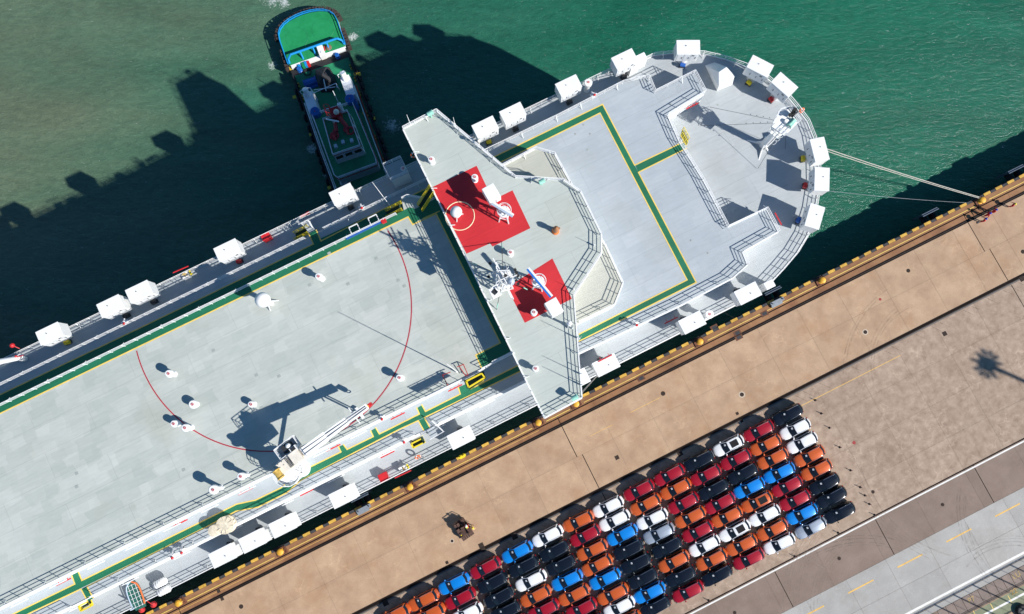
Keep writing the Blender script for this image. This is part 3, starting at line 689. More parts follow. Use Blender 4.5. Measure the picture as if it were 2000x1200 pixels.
# ventilation housings lining the deck edge
def vent_proto():
    root = MB(); root.box((0, 0, 2.55), (2.62, 1.60, 2.0)); root.box((0, 0, 3.57), (2.72, 1.70, .06))
    root.lathe((0, .1, 0), [(.62, 0), (.62, 1.56)], 14)
    R = build(root, 'ventilation_housing', white, None, origin=(0, 0, 0), bevel=.02)
    m2 = mat('white_door_paint', (.70, .71, .72), .5)
    for x in (-.78, .0, .78):
        mb = MB(); mb.box((x, -.815, 2.5), (.70, .03, 1.6)); mb.beam((x+.2, -.84, 2.3), (x+.2, -.84, 2.7), .06, m=1); build(mb, 'door', [m2, darkmetal], R)
    mb = MB(); mb.box((.55, -.84, 3.1), (.07, .03, .34)); mb.box((.72, -.84, 3.1), (.07, .03, .34)); mb.box((.635, -.84, 3.1), (.12, .03, .06)); build(mb, 'handle', darkmetal, R)
    mb = MB(); mb.lathe((-.26, .14, 3.6), [(.05, 0), (.05, .05)], 8); mb.torus((-.26, .14, 3.66), .05, .018, 10, 4, (1, 0, 0)); build(mb, 'lifting_eye', darkmetal, R)
    return R
vp = vent_proto()
def motor(col):
    mb = MB(); mb.tube((-.35, -.75, .55), (.25, -.9, .55), .24, 12); mb.box((-.05, -.8, .18), (.7, .4, .3), m=1)
    return build(mb, 'fan_motor', [col, darkmetal], None)
bluep = mat('blue_paint', (.02, .11, .42), .5)
mots = [motor(yel), motor(redp), motor(bluep), motor(darkmetal)]
VEN = [(96, 652, 'p', 0), (215, 598, 'p', 3), (271, 570, 'p', 3), (443.5, 488.5, 'p', 1), (668.5, 379.5, 'p', 3), (947.5, 248, 'p', 0), (1001.5, 221, 'p', 3), (1110.5, 167, 'p', 3), (1220, 116, 'p', 3),
       (1344.5, 92, 0, 2), (1485, 129.5, 29, 0), (1532.5, 165.5, 43.7, 1), (1601, 292, 78.7, 0), (1605.5, 350, 94, 1), (1591.5, 423, 107.8, 2),
       (1461, 573, 's', 3), (1352, 630, 's', 3), (1184, 713, 's', 3), (1126, 742, 's', 3), (900, 855, 's', 3), (669, 970, 's', 3), (552, 1027.5, 's', 3), (493, 1057, 's', 3), (434.5, 1086, 's', 3)]
for i, (px, py, a, mo) in enumerate(VEN):
    p = at(px, py, ZA+3.6); th = TH if a == 'p' else TH+PI if a == 's' else -rad(a)
    loc = Vector((p.x, p.y, ZA))-WPOS[SHIP.name]
    if i == 0: o = vp; o.parent = SHIP; o.location = loc; o.rotation_euler = (0, 0, th)
    else:
        o = vp.copy(); COL.objects.link(o); o.parent = SHIP; o.location = loc; o.rotation_euler = (0, 0, th)
        for ch in vp.children:
            if ch.name.startswith('fan_motor'): continue
            cc = ch.copy(); COL.objects.link(cc); cc.parent = o
    mm = mots[mo].copy(); COL.objects.link(mm); mm.parent = o
for m_ in mots: bpy.data.objects.remove(m_)
for px, py in ((1253, 112), (1503, 556), (1238, 124)):
    p = at(px, py, ZA+2.2); mb = MB(); mb.box((p.x, p.y, ZA+1.1), (1.15, .9, 2.2), TH); build(mb, 'control_cabinet', white, SHIP, bevel=.03)
# wedge-shaped housing on the bow
mb = MB(); pts = [at(px, py, ZA) for px, py in ((1377, 128), (1400, 178), (1430, 166), (1436, 150), (1396, 122))]+[at(px, py, ZA+3.0) for px, py in ((1404, 141), (1419, 131), (1429, 152), (1404, 168))]
bm = bmesh.new(); [bm.verts.new(p) for p in pts]; bmesh.ops.convex_hull(bm, input=bm.verts[:]); bm.verts.index_update()
mb.add([v.co.copy() for v in bm.verts if v.link_faces or True], [[v.index for v in f.verts] for f in bm.faces]); bm.free()
WG = build(mb, 'wedge_housing', white, SHIP)

# mushroom ventilators
def mushroom(px, py, zd, h=1.5, r=.42, neck=.25):
    p = at(px, py, zd+h); c = (p.x, p.y, zd)
    mb = MB(); mb.lathe(c, [(neck*1.3, 0), (neck*1.3, .06), (neck, .08), (neck, h-.5), (r, h-.48), (r, h-.08), (r*.85, h)], 18)
    o = build(mb, 'mushroom_ventilator', white, SHIP, smooth=True)
    mb = MB(); mb.torus((c[0], c[1], zd+h+.06), .13, .022, 12, 5); mb.beam((c[0]-.13, c[1], zd+h+.06), (c[0]+.13, c[1], zd+h+.06), .03); mb.tube((c[0], c[1], zd+h), (c[0], c[1], zd+h+.07), .03, 6)
    build(mb, 'hand_wheel', redp, o)
    return o
for px, py, h, r in ((329, 730, 1.5, .42), (376, 790, 1.1, .46), (490, 790, 1.0, .36), (339, 828, 1.2, .38), (361, 836, 1.7, .42), (780, 738, 1.6, .40), (622, 540, 1.7, .40), (416, 957, 2.3, .5), (470, 931, 2.0, .42)):
    mushroom(px, py, ZC, h, r)
for px, py in ((927, 346), (842, 311), (997, 493), (1043, 610), (1046, 720)): mushroom(px, py, ZR, 1.25, .36, .24)
for px, py, r in ((1149, 161, .48), (1386, 614, .50)): mushroom(px, py, ZA, 2.2, r, .3)
mushroom(787, 329, ZA, 3.6, .3, .2)
# satellite domes
def dome(px, py, zd, h, r, col=white, legs=3):
    p = at(px, py, zd+h); c = Vector((p.x, p.y, zd)); mb = MB()
    mb.ball((c.x, c.y, zd+h), r, 24, 12, 0, 1.08); o = build(mb, 'satellite_dome', col, SHIP, smooth=True)
    mb = MB(); mb.tube(c, c+Vector((0, 0, h-r*.9)), r*.32, 12)
    for i in range(legs):
        a = 2*PI*i/3+.4; mb.beam(c+Vector((math.cos(a)*r*1.0, math.sin(a)*r*1.0, 0)), c+Vector((0, 0, h*.45)), .08)
    build(mb, 'pedestal', white, o)
dome(513, 586, ZC, 3.0, .82); dome(891, 414, ZR, 2.0, .62); dome(1112, 632, ZR, 2.2, .30)
p = at(935, 275, ZR+1.6); mb = MB(); mb.ball((p.x, p.y, ZR+1.6), .20, 14, 8); mb.tube((p.x, p.y, ZR), (p.x, p.y, ZR+1.5), .05, 8); build(mb, 'deck_lamp', cream, SHIP, smooth=True)
# floodlights on the wheelhouse roof (mint green)
for px, py in ((840, 222), (1058, 355), (1122, 777)):
    p = at(px, py, ZR+1.1); mb = MB(); mb.tube((p.x, p.y, ZR), (p.x, p.y, ZR+.9), .10, 8); mb.tube((p.x-.25, p.y-.12, ZR+1.1), (p.x+.3, p.y+.14, ZR+1.25), .26, 12); mb.beam((p.x-.3, p.y+.1, ZR+.85), (p.x+.3, p.y+.1, ZR+.85), .08)
    build(mb, 'search_light', mint, SHIP, smooth=True)
# compass binnacle
p = at(1085, 452, ZR); q = Vector((p.x, p.y, ZR)); brown = mat('varnished_wood', (.32, .14, .06), .4); orange = mat('orange_cloth', (.75, .18, .04), .8)
mb = MB(); mb.lathe(q, [(.30, .35), (.24, .9), (.30, 1.15), (.30, 1.35), (.20, 1.55), (.05, 1.7)], 16); BN = build(mb, 'compass_binnacle', brown, SHIP, smooth=True)
mb = MB(); mb.lathe(q, [(.42, 0), (.36, .25), (.29, .40)], 12); build(mb, 'cloth_skirt', orange, BN, smooth=True)
mb = MB(); mb.ball(q+Vector((.34, .05, 1.2)), .12, 10, 6); mb.ball(q+Vector((-.34, -.05, 1.2)), .12, 10, 6); build(mb, 'correction_sphere', brown, BN)

# radars
def radar(cpx, cpy, p1, p2, zd, h, blue=False):
    c = at(cpx, cpy, zd+h*.55); c = Vector((c.x, c.y, zd)); mb = MB()
    for i in range(4):
        a = 2*PI*i/4+.6; d = Vector((math.cos(a), math.sin(a), 0)); mb.beam(c+d*.75, c+d*.3+Vector((0, 0, h-.7)), .12)
        d2 = Vector((math.cos(a+PI/2), math.sin(a+PI/2), 0)); mb.beam(c+d*.6+Vector((0, 0, h*.3)), c+d2*.6+Vector((0, 0, h*.3)), .06); mb.beam(c+d*.6+Vector((0, 0, h*.3)), c+d2*.45+Vector((0, 0, h*.62)), .05)
    mb.lathe(c, [(.62, h-1.4), (.62, h-1.32)], 18); mb.lathe(c, [(.22, h-.7), (.26, h-.25), (.15, h-.05)], 12)
    mb.torus(c+Vector((0, 0, h-.5)), .72, .03, 24, 5); mb.torus(c+Vector((0, 0, h-.95)), .72, .025, 24, 5)
    for i in range(6):
        a = 2*PI*i/6; d = Vector((math.cos(a), math.sin(a), 0))*.72; mb.beam(c+d+Vector((0, 0, h-1.35)), c+d+Vector((0, 0, h-.5)), .035)
    o = build(mb, 'radar_pedestal', white, SHIP)
    a, b = at(*p1, zd+h), at(*p2, zd+h); a.z = b.z = zd+h
    d = (b-a).normalized(); sd = Vector((-d.y, d.x, 0)); mb = MB()
    mb.beam(a+sd*.10, b+sd*.10, .20, .24, 0); mb.beam(a-sd*.10, b-sd*.10, .18, .20, 1); build(mb, 'radar_scanner', [white, mat('scanner_blue', (.02, .16, .55), .4) if blue else galv2], o)
    return o
galv2 = mat('pale_blue_grey', (.42, .5, .6), .5)
radar(985, 416, (961, 397), (1002, 422), ZR, 4.2)
radar(1052, 552, (1031, 525), (1077, 580), ZR, 4.0, True)
for px, py, h, a in ((959.5, 376.5, 3.4, 0), (1082, 600, 2.6, 0)):
    p = at(px, py, ZR+h); mb = MB(); mb.box((p.x, p.y, ZR+h-.75), (1.35, 1.65, 1.5), TH+.06); mb.box((p.x, p.y, ZR+(h-1.5)/2), (.5, .5, h-1.5), TH); build(mb, 'equipment_cabinet', white, SHIP, bevel=.03)

# main signal mast
def mast():
    b = at(985, 560, ZR); b = Vector((b.x, b.y, ZR)); R = empty('signal_mast', b, SHIP)
    u, v = Q, N
    mb = MB()
    for su in (-.7, .7):
        for sv in (-.6, .6):
            mb.beam(b+u*su+v*sv, b+u*su*.5+v*sv*.5+Vector((0, 0, 6.2)), .16)
    for k in range(4):
        z0, z1 = 1.5*k, 1.5*(k+1); f0, f1 = 1-.5*z0/6.2, 1-.5*z1/6.2; cs = [(-.7, -.6), (.7, -.6), (.7, .6), (-.7, .6)]
        for (a, c), (d, e) in zip(cs, cs[1:]+cs[:1]):
            mb.beam(b+u*a*f0+v*c*f0+Vector((0, 0, z0)), b+u*d*f1+v*e*f1+Vector((0, 0, z1)), .08); mb.beam(b+u*a*f1+v*c*f1+Vector((0, 0, z1)), b+u*d*f1+v*e*f1+Vector((0, 0, z1)), .08)
    build(mb, 'lattice_tower', white, R)
    for z, a0, a1, c0_, c1_ in ((4.3, -.8, .7, -1.1, 1.0), (6.2, -.4, .8, -.7, 1.2)):
        mb = MB(); P = [b+u*a+v*c for a, c in ((a0, c0_), (a1, c0_+.5), (a1, c1_-.6), (a0+.7, c1_), (a0, c1_-.4))]
        mb.prism([(p.x, p.y) for p in P], ZR+z, ZR+z+.06); build(mb, 'platform', white, R)
        railing([Vector((p.x, p.y, ZR+z+.06)) for p in P], 1.0, True, 1.0, parent=R, brace=0, r=.03)
    mb = MB()
    for z, w in ((3.0, 1.8), (5.3, 2.3), (7.0, 1.5)):
        mb.beam(b-v*w+Vector((0, 0, z)), b+v*w+Vector((0, 0, z)), .10); mb.beam(b-u*w*.6+v*.3+Vector((0, 0, z+.2)), b+u*w*.6+v*.3+Vector((0, 0, z+.2)), .08)
    mb.tube(b+Vector((0, 0, 6.2)), b+Vector((0, 0, 8.6)), .11, 8)
    for i in range(9): mb.tube(b+u*random.uniform(-.9, .9)+v*random.uniform(-1.3, 1.3)+Vector((0, 0, random.choice((4.4, 6.3)))), b+u*random.uniform(-.9, .9)+v*random.uniform(-1.3, 1.3)+Vector((0, 0, 7.4)), .04, 6)
    build(mb, 'yardarm', white, R)
    for i, (x, y, z) in enumerate(((-.5, -1.9, 5.4), (-1.2, -.9, 4.6), (.2, .2, 7.6), (.9, .9, 6.6), (1.0, 1.3, 6.4), (1.4, -.2, 5.6), (1.4, .1, 5.4), (1.4, .4, 5.2))):
        c = b+u*x+v*y+Vector((0, 0, z)); mb = MB(); mb.lathe(c, [(.13, 0), (.13, .26)], 10); mb.lathe(c, [(.16, .26), (.16, .30)], 10); build(mb, 'signal_lamp', black, R)
    mb = MB(); c = b-u*1.3+v*.6; mb.box((c.x, c.y, ZR+3.4), (.9, 1.0, .9), TH); build(mb, 'equipment_box', white, R); mb = MB(); mb.box((c.x, c.y, ZR+3.87), (.5, .5, .05), TH+.4); build(mb, 'vent_grille', darkmetal, R)
    c = b+u*.5+v*.8; mb = MB(); mb.ball((c.x, c.y, ZR+7.0), .32, 14, 8); mb.lathe((c.x, c.y, ZR+6.2), [(.34, 0), (.34, .75)], 14); build(mb, 'sensor_dome', galv2, R, smooth=True)
    tip = b+Vector((0, 0, 6.6))
    for i, (px, py) in enumerate(((980, 472), (970, 605), (920, 512), (1032, 567))):
        q = at(px, py, ZR); q.z = ZR; mb = MB(); mb.tube(tip, q, .03, 6); build(mb, 'stay_wire', darkmetal, R)
        mb = MB(); mb.tube(q.lerp(tip, .05), q.lerp(tip, .20), .06, 6); build(mb, 'turnbuckle', mint, R)
mast()
def whip(px, py, zd, h, lean=(0, 0), r=.05, m=white, name='whip_antenna', parent=SHIP):
    p = at(px, py, zd); p.z = zd; mb = MB(); mb.tube(p, p+Vector((lean[0], lean[1], h)), r, 6, 0, r*.4); mb.lathe(p, [(.09, 0), (.09, .6)], 8); return build(mb, name, m, parent)
whip(893, 727, ZC, 11, (-.1, .3), .07); whip(802, 244, ZR, 3.0); whip(1117, 642, ZR, 3.4); whip(889, 246, ZR, 2.6)
for px, py in ((1131, 662), (1134, 731), (1134, 752)):
    whip(px, py, ZR, 3.4)
for px, py in ((1003, 690), (1160, 480), (1120, 566)): whip(px, py, ZR, 1.7, (0, 0), .035)

# foremast with flared foot, platform, lamps and stays
def foremast():
    b = at(1489, 284, ZA); b = Vector((b.x, b.y, ZA)); R = empty('foremast', b, SHIP); top = b+Vector((.4, .2, 7.6))
    mb = MB()
    for i, a in enumerate((2.8, 4.45, -.85, 1.2)):
        d = Vector((math.cos(a), math.sin(a), 0)); s_ = Vector((-d.y, d.x, 0))*.06
        L_ = 1.9 if i < 2 else 1.2
        pr = [(0, 0), (L_, 0), (L_*.45, .35), (.3, 1.2), (.12, 3.0), (0, 3.0)]
        A = [b+d*x+Vector((0, 0, z))+s_ for x, z in pr]; B = [p-2*s_ for p in A]; n = len(pr)
        mb.add(A+B, [list(range(n)), list(range(n, 2*n))[::-1]]+[(k, (k+1) % n, n+(k+1) % n, n+k) for k in range(n)])
    mb.tube(b, top, .42, 12, 0, .24); build(mb, 'mast_column', white, R)
    mb = MB(); u = Vector((math.cos(.9), math.sin(.9), 0)); v = Vector((-u.y, u.x, 0))
    for s_ in (-.28, .28): mb.beam(b-v*.55+u*s_, top-v*.5+u*s_, .05)
    for k in range(22): z = k*.33; q = b.lerp(top, z/7.6)-v*.52; mb.beam(q-u*.28, q+u*.28, .035)
    for k in range(5):
        q = b.lerp(top, .3+.14*k)-v*.55; mb.torus(q, .38, .02, 14, 4)
    build(mb, 'ladder', white, R)
    for z, w in ((5.2, 1.0), (7.2, 1.35)):
        c = b.lerp(top, z/7.6); P = [c+u*w+v*w*.5, c+u*w*.3+v*w, c-u*w+v*w*.7, c-u*w-v*w*.6, c+u*w*.6-v*w*.8]
        mb = MB(); mb.prism([(p.x, p.y) for p in P], ZA+z, ZA+z+.06); build(mb, 'platform', white, R); railing([Vector((p.x, p.y, ZA+z+.06)) for p in P], .95, True, .9, parent=R, brace=0, r=.028)
    c = top+u*.2-v*.5; mb = MB(); mb.tube(c+u*-.45+Vector((0, 0, -.2)), c+u*.45+Vector((0, 0, -.2)), .32, 14); build(mb, 'fog_horn', mint, R, smooth=True)
    c = top+u*.9+Vector((0, 0, .3)); mb = MB(); mb.box(c, (.6, .5, .5), .9); mb.lathe(c+Vector((.1, .3, .1)), [(.22, 0), (.22, .4)], 10); mb.lathe(c+Vector((-.35, -.2, 0)), [(.18, 0), (.18, .3)], 10); mb.torus(c+Vector((.1, .1, .45)), .25, .06, 12, 6); build(mb, 'navigation_lamp', black, R)
    mb = MB()
    for q0 in ((1387, 208), (1368, 245), (1481, 329), (1535, 290)):
        q = at(*q0, ZA+.3); q.z = ZA+.1; mb.tube(top-Vector((0, 0, .5)), q, .022, 5)
        for k in range(5): r_ = q.lerp(top, .55+.08*k); mb.ball(r_, .06, 6, 4)
    build(mb, 'stay_wire', darkmetal, R)
foremast()

# deck crane
def crane():
    b = at(590, 915, ZB); b = Vector((b.x, b.y, ZB)); R = empty('deck_crane', b, SHIP)
    z0 = ZC+3.6
    mb = MB(); mb.lathe((b.x, b.y, ZB), [(.95, 0), (.95, 4.5), (1.05, 4.6), (1.05, 5.2), (.8, 5.3), (.8, z0-ZB+.3)], 22); build(mb, 'pedestal', white, R, smooth=True)
    mb = MB(); c = Vector((b.x, b.y, ZB+5.0)); mb.lathe((b.x, b.y, ZB+4.9), [(1.35, 0), (1.35, .06)], 24); build(mb, 'platform', galv, R)
    railing([c+Vector((math.cos(a), math.sin(a), 0))*1.42 for a in [2*PI*i/14 for i in range(14)]], 1.0, True, .8, parent=R, brace=0, r=.028)
    heel = at(594, 884, z0+2.0); tip = at(716, 795, ZC+3.6); heel.z = z0+2.0; tip.z = ZC+3.6
    d = Vector((tip.x-heel.x, tip.y-heel.y, 0)).normalized(); s_ = Vector((-d.y, d.x, 0)); ang = math.atan2(d.y, d.x)
    hc = at(566, 903, z0+1.6)
    mb = MB(); mb.box((hc.x, hc.y, z0+.9), (3.3, 1.25, 1.6), ang); mb.box((hc.x+d.x*.9, hc.y+d.y*.9, z0+1.9), (1.1, 1.3, .5), ang)
    build(mb, 'machinery_house', cream, R, bevel=.03)
    mb = MB()
    for i in range(6):
        q = Vector((hc.x, hc.y, z0+1.75))+d*(-1.5+.45*i)+s_*.35; mb.torus(q, .2, .05, 10, 5, (d.x, d.y, 0), arc=.5)
    for i in range(7): mb.tube(Vector((hc.x, hc.y, z0+1.8))+s_*(-.5+.15*i)-d*.2, Vector((hc.x, hc.y, z0+1.75))+s_*(-.5+.15*i)+d*1.4, .03, 5)
    build(mb, 'hydraulic_hose', darkmetal, R)
    mb = MB(); q = Vector((hc.x, hc.y, z0+1.9))-d*1.5-s_*.3; mb.tube(q-s_*.45, q+s_*.45, .35, 14); mb.torus(q-s_*.45, .38, .06, 16, 6, s_); mb.torus(q+s_*.45, .38, .06, 16, 6, s_); build(mb, 'hoist_winch', mat('ochre_grease', (.55, .36, .08), .6, var=.3, scale=5), R)
    q = Vector((hc.x, hc.y, z0+.9))+s_*1.35+d*.6; mb = MB(); mb.box((q.x, q.y, z0+.7), (2.3, 1.2, .06), ang); build(mb, 'side_platform', galv, R)
    P = [q+d*a+s_*c_ for a, c_ in ((-1.15, -.6), (-1.15, .6), (1.15, .6), (1.15, -.6))]; railing([Vector((p.x, p.y, z0+.75)) for p in P], 1.0, True, .8, parent=R, brace=0, r=.03)
    mb = MB(); mb.box((q.x, q.y, z0+1.2), (1.0, .8, .95), ang, 0); mb.lathe((q.x+.2, q.y+.2, z0+1.6), [(.25, 0), (.25, .35), (.1, .5)], 10, 1); build(mb, 'motor_block', [darkmetal, white], R)
    q = Vector((hc.x, hc.y, 0))+d*1.15+s_*.75; mb = MB(); mb.box((q.x, q.y, z0+1.3), (.7, .6, 1.6), ang); mb.box((q.x, q.y, z0+2.12), (.5, .5, .04), ang, 1); build(mb, 'control_cab', [white, darkmetal], R)
    # tapered box jib in three sections
    mb = MB(); n = 3
    for k in range(n):
        a = heel.lerp(tip, k/n); c_ = heel.lerp(tip, (k+1)/n+.012); w0 = 1.0-.2*k; mb.beam(a, c_, w0, .85-.18*k)
    mb.beam(heel-s_*.55, heel+s_*.55, .25, .25)
    for k in range(14): a = heel.lerp(tip, .03+k*.07); mb.beam(a-s_*(.40-.018*k)+Vector((0, 0, .42-.02*k)), a+s_*(.40-.018*k)+Vector((0, 0, .42-.02*k)), .04)
    J = build(mb, 'jib', white, R)
    mb = MB(); mb.tube(heel+s_*.22+Vector((0, 0, .5)), tip+s_*.1+Vector((0, 0, .3)), .03, 5); mb.tube(heel-s_*.22+Vector((0, 0, .5)), tip-s_*.1+Vector((0, 0, .3)), .03, 5); build(mb, 'hoist_wire', darkmetal, R)
    mb = MB(); a = Vector((b.x, b.y, ZC+2.2))+d*1.0; mb.tube(a, heel.lerp(tip, .33)-Vector((0, 0, .3)), .16, 10); build(mb, 'luffing_cylinder', white, R)
    mb = MB(); a = heel.lerp(tip, .80); mb.beam(a, Vector((a.x, a.y, ZC+.3)), .14); mb.beam(a+s_*.5, Vector((a.x, a.y, ZC+.3))+s_*.5, .1); mb.beam(a-s_*1.0, a+s_*1.0, .10); mb.beam(Vector((a.x, a.y, ZC+.3))-s_*.4, Vector((a.x, a.y, ZC+.3))+s_*1, .3); build(mb, 'jib_rest', white, R)
    mb = MB(); t = tip+d*.35; mb.box((t.x, t.y, tip.z-.5), (.42, .34, .75), ang); mb.torus((t.x, t.y, tip.z-1.1), .16, .05, 12, 6, s_); mb.tube((t.x, t.y, tip.z-.1), tip, .03, 5); build(mb, 'hook_block', redp, R)
    mb = MB(); mb.lathe(tip-Vector((0, 0, .2)), [(.2, 0), (.2, .3)], 12); build(mb, 'jib_sheave', yel, R)
crane()

# stairs: stringers, treads and handrails
def stair(p0, z0, p1, z1, w=.75, rails=True, name='yellow_stairs', m=yel):
    """p0: pixel of the top, p1: pixel of the foot"""
    a = at(*p0, z0) if not isinstance(p0, Vector) else p0; b = at(*p1, z1) if not isinstance(p1, Vector) else p1
    a = Vector((a.x, a.y, z0)); b = Vector((b.x, b.y, z1)); d = Vector((b.x-a.x, b.y-a.y, 0)).normalized(); s_ = Vector((-d.y, d.x, 0))*w/2
    mb = MB()
    for k in (-1, 1):
        mb.beam(a+s_*k, b+s_*k, .05, .15)
        if rails:
            mb.beam(a+s_*k+Vector((0, 0, 1)), b+s_*k+Vector((0, 0, 1)), .06); mb.beam(a+s_*k+Vector((0, 0, .5)), b+s_*k+Vector((0, 0, .5)), .045)
            for t in (0, .33, .66, 1): q = a.lerp(b, t)+s_*k; mb.beam(q, q+Vector((0, 0, 1)), .05)
    o = build(mb, name, m, SHIP)
    n = max(5, int((z0-z1)/.24))
    tr = MB()
    for i in range(1, n): q = a.lerp(b, i/n); tr.box(q, (.24, w-.1, .04), math.atan2(d.y, d.x))
    build(tr, 'treads', mat('dark_green_tread', (.012, .05, .03), .7) if 'dark_green_tread' not in bpy.data.materials else bpy.data.materials['dark_green_tread'], o)
stair((845, 371), ZR, (821, 408), ZC, .8); stair((785, 404), ZC, (755, 420), ZB, .8); stair((603, 450), ZB, (577, 463), ZA, .8)
stair((940, 737), ZC, (915, 754), ZB, .9, False); stair((828, 858), ZB, (806, 868), ZA, .8, False)
stair((1331, 259), ZB, (1342, 279), ZA, .62)
stair((176, 1172), ZB, (160, 1182), ZA, .8, False)
def hatchframe(q):
    P = [at(px, py, ZZ) for px, py in q]; mb = MB()
    for a, b in zip(P, P[1:]+P[:1]): mb.beam(a+Vector((0, 0, .25)), b+Vector((0, 0, .25)), .16, .5)
    return mb
ZZ = ZC+.0; build(hatchframe([(911, 745), (941, 730), (947, 738), (916, 757)]), 'stair_coaming', yel, SHIP)
ZZ = ZB-.8; build(hatchframe([(804, 867), (826, 856), (830, 864), (808, 875)]), 'stair_coaming', yel, SHIP)
ZZ = ZB-.8; build(hatchframe([(158, 1182), (178, 1172), (182, 1182), (162, 1192)]), 'stair_coaming', yel, SHIP)
mb = MB(); P = [at(px, py, ZB) for px, py in ((906, 743), (944, 725), (950, 739), (912, 760))]; 
mb.prism([(p.x, p.y) for p in P], ZB+.011, ZB+.014); build(mb, 'stair_well_floor', mat('dark_green_floor', (.01, .05, .03), .8), SHIP)
# small landings
def landing(px, z, m=deckB): 
    P = [at(a, b, z) for a, b in px]; mb = MB(); mb.prism([(p.x, p.y) for p in P], z-.12, z); build(mb, 'landing', [m, white], SHIP); railing([Vector((p.x, p.y, z)) for p in P][:3], brace=0)
landing([(593, 441), (606, 434), (614, 448), (602, 454)], ZB)
landing([(845, 822), (868, 843), (842, 858), (832, 838)], ZB-.002)
# balcony room by the port side (grey tank-like locker)
mb = MB(); P = [at(px, py, ZA+3.4) for px, py in ((750, 325), (784, 310), (798, 338), (764, 353))]; mb.prism([(p.x, p.y) for p in P], ZA, ZA+3.4, 1, 0); build(mb, 'deck_locker', [white, deckA], SHIP)
railing([Vector((p.x, p.y, ZA+3.4)) for p in P], 1.0, True, 1.1, brace=0)
whip(766, 408, ZB, 4.0, (-1.6, 2.0), .05, name='flag_pole')
# small walls and fittings on the deck sides
def wallfit(px, py, z, L_=1.7, m=redp, name='fire_hose_rack', d=.22, up=.0):
    s_, n_ = sn(px, py, z); mb = MB(); c = W(s_, n_, z); mb.beam(c-Q*L_/2, c+Q*L_/2, .13, .13); 
    for t in (-.3, .3): mb.beam(c+Q*t*L_, c+Q*t*L_-N*.35, .05)
    mb.tube(c+Vector((0, 0, .05)), c+Vector((0, 0, .3)), .09, 8); mb.tube(c+Q*.4, c+Q*.4+Vector((0, 0, .25)), .07, 8)
    build(mb, name, m, SHIP)
for px, py in ((124, 1137), (352, 1022), (480, 960), (651, 875), (777, 813), (889, 758), (1182, 700)): wallfit(px, py, ZB+1.1)
for px, py in ((757, 888), (1183, 610), (1311, 626), (600, 962), (1353, 207), (1327, 214)): wallfit(px, py, ZA+1.2 if px > 700 or px == 600 else ZB)
for px, py in ((1520, 428),): 
    c = at(px, py, ZA+2.2); mb = MB(); mb.beam(c+N*.8, c-N*.8, .12); build(mb, 'fire_hose_rack', redp, SHIP)
def strip_lights(z, n, s0, s1, step=4.4, L_=2.0):
    x = s0
    while x < s1:
        mb = MB(); mb.beam(W(x, n, z), W(x+L_, n, z), .09, .10); mb.beam(W(x+.2, n, z), W(x+.2, n-.5, z), .05); mb.beam(W(x+L_-.2, n, z), W(x+L_-.2, n-.5, z), .05); build(mb, 'deck_light', white, SHIP); x += step
strip_lights(ZC-.5, nCs+.35, -40, 40); strip_lights(ZB-.5, nBs+.35, -40, 60, 6.2)
# pipes along the wall tops and deck-edge fixtures
mb = MB(); mb.beam(W(-60, nCs+.10, ZC-.25), W(cs1, nCs+.10, ZC-.25), .10); mb.beam(W(-60, nBs+.12, ZB-.25), W(sB0, nBs+.12, ZB-.25), .14); build(mb, 'deck_edge_pipe', white, SHIP)
# red deck boxes etc. on lower deck, hose reels, lifebuoys
def redbox(px, py, z, sx, sy, h, rz=TH, **kw):
    p = at(px, py, z+h); mb = MB(); mb.box((p.x, p.y, z+h/2), (sx, sy, h), rz); mb.box((p.x, p.y, z+h+.03), (sx+.08, sy+.08, .06), rz); R_ = build(mb, 'deck_box', redp, None, bevel=.015, **kw)
    return R_
redbox(519.5, 463, ZA, .95, .7, .9, label='red steel locker on the shaded port walkway beside the outer railing', cat='locker')
redbox(748.5, 932, ZA, .95, .8, .9, label='red steel locker on the sunlit lower deck beside the quay-side railing', cat='locker')
def lifebuoy(px, py, z, lab):
    p = at(px, py, z); mb = MB(); ax = (N.x, N.y, .5); mb.torus((p.x, p.y, z), .30, .09, 20, 8, ax, 0); o = build(mb, 'lifebuoy', mat('orange_float', (.75, .14, .03), .6) if 'orange_float' not in bpy.data.materials else bpy.data.materials['orange_float'], None, True, label=lab, cat='lifebuoy')
    mb = MB()
    for i in range(4): mb.torus((p.x, p.y, z), .30, .096, 28, 8, ax, 0, .06, i*PI/2)
    build(mb, 'white_band', white, o)
lifebuoy(1566, 216, ZA+.8, 'orange lifebuoy hung on the curved bow railing above the open water')
lifebuoy(816, 893, ZA+.8, 'orange lifebuoy on the quay-side railing near the white raft cradle')
lifebuoy(808, 303, ZR-.6, 'orange lifebuoy on the wheelhouse wing wall facing the tugboat')
# white valve manifolds on the rails
for px, py, z in ((243, 629, ZB), (706, 404, ZB), (1159, 184, ZB), (1241, 632, ZB+.2), (1343, 1000, ZB), (337, 1085, ZB), (985, 0, ZB), (788, 860, ZB), (745, 815, ZC), (355, 1075, ZB)):
    if px in (985, 1343): continue
    p = at(px, py, z+.9); c = Vector((p.x, p.y, z)); mb = MB(); mb.tube(c, c+Vector((0, 0, 1.1)), .12, 8); mb.tube(c+Q*.35+Vector((0, 0, .7)), c-Q*.35+Vector((0, 0, .9)), .14, 8); mb.tube(c+N*.3+Vector((0, 0, .9)), c-N*.4+Vector((0, 0, .6)), .10, 8)
    o = build(mb, 'hydrant_valve', white, SHIP); mb = MB(); mb.lathe(c+Vector((0, 0, 1.1))+N*.25, [(.13, 0), (.16, .14), (.08, .2)], 10); build(mb, 'valve_cap', redp, o)
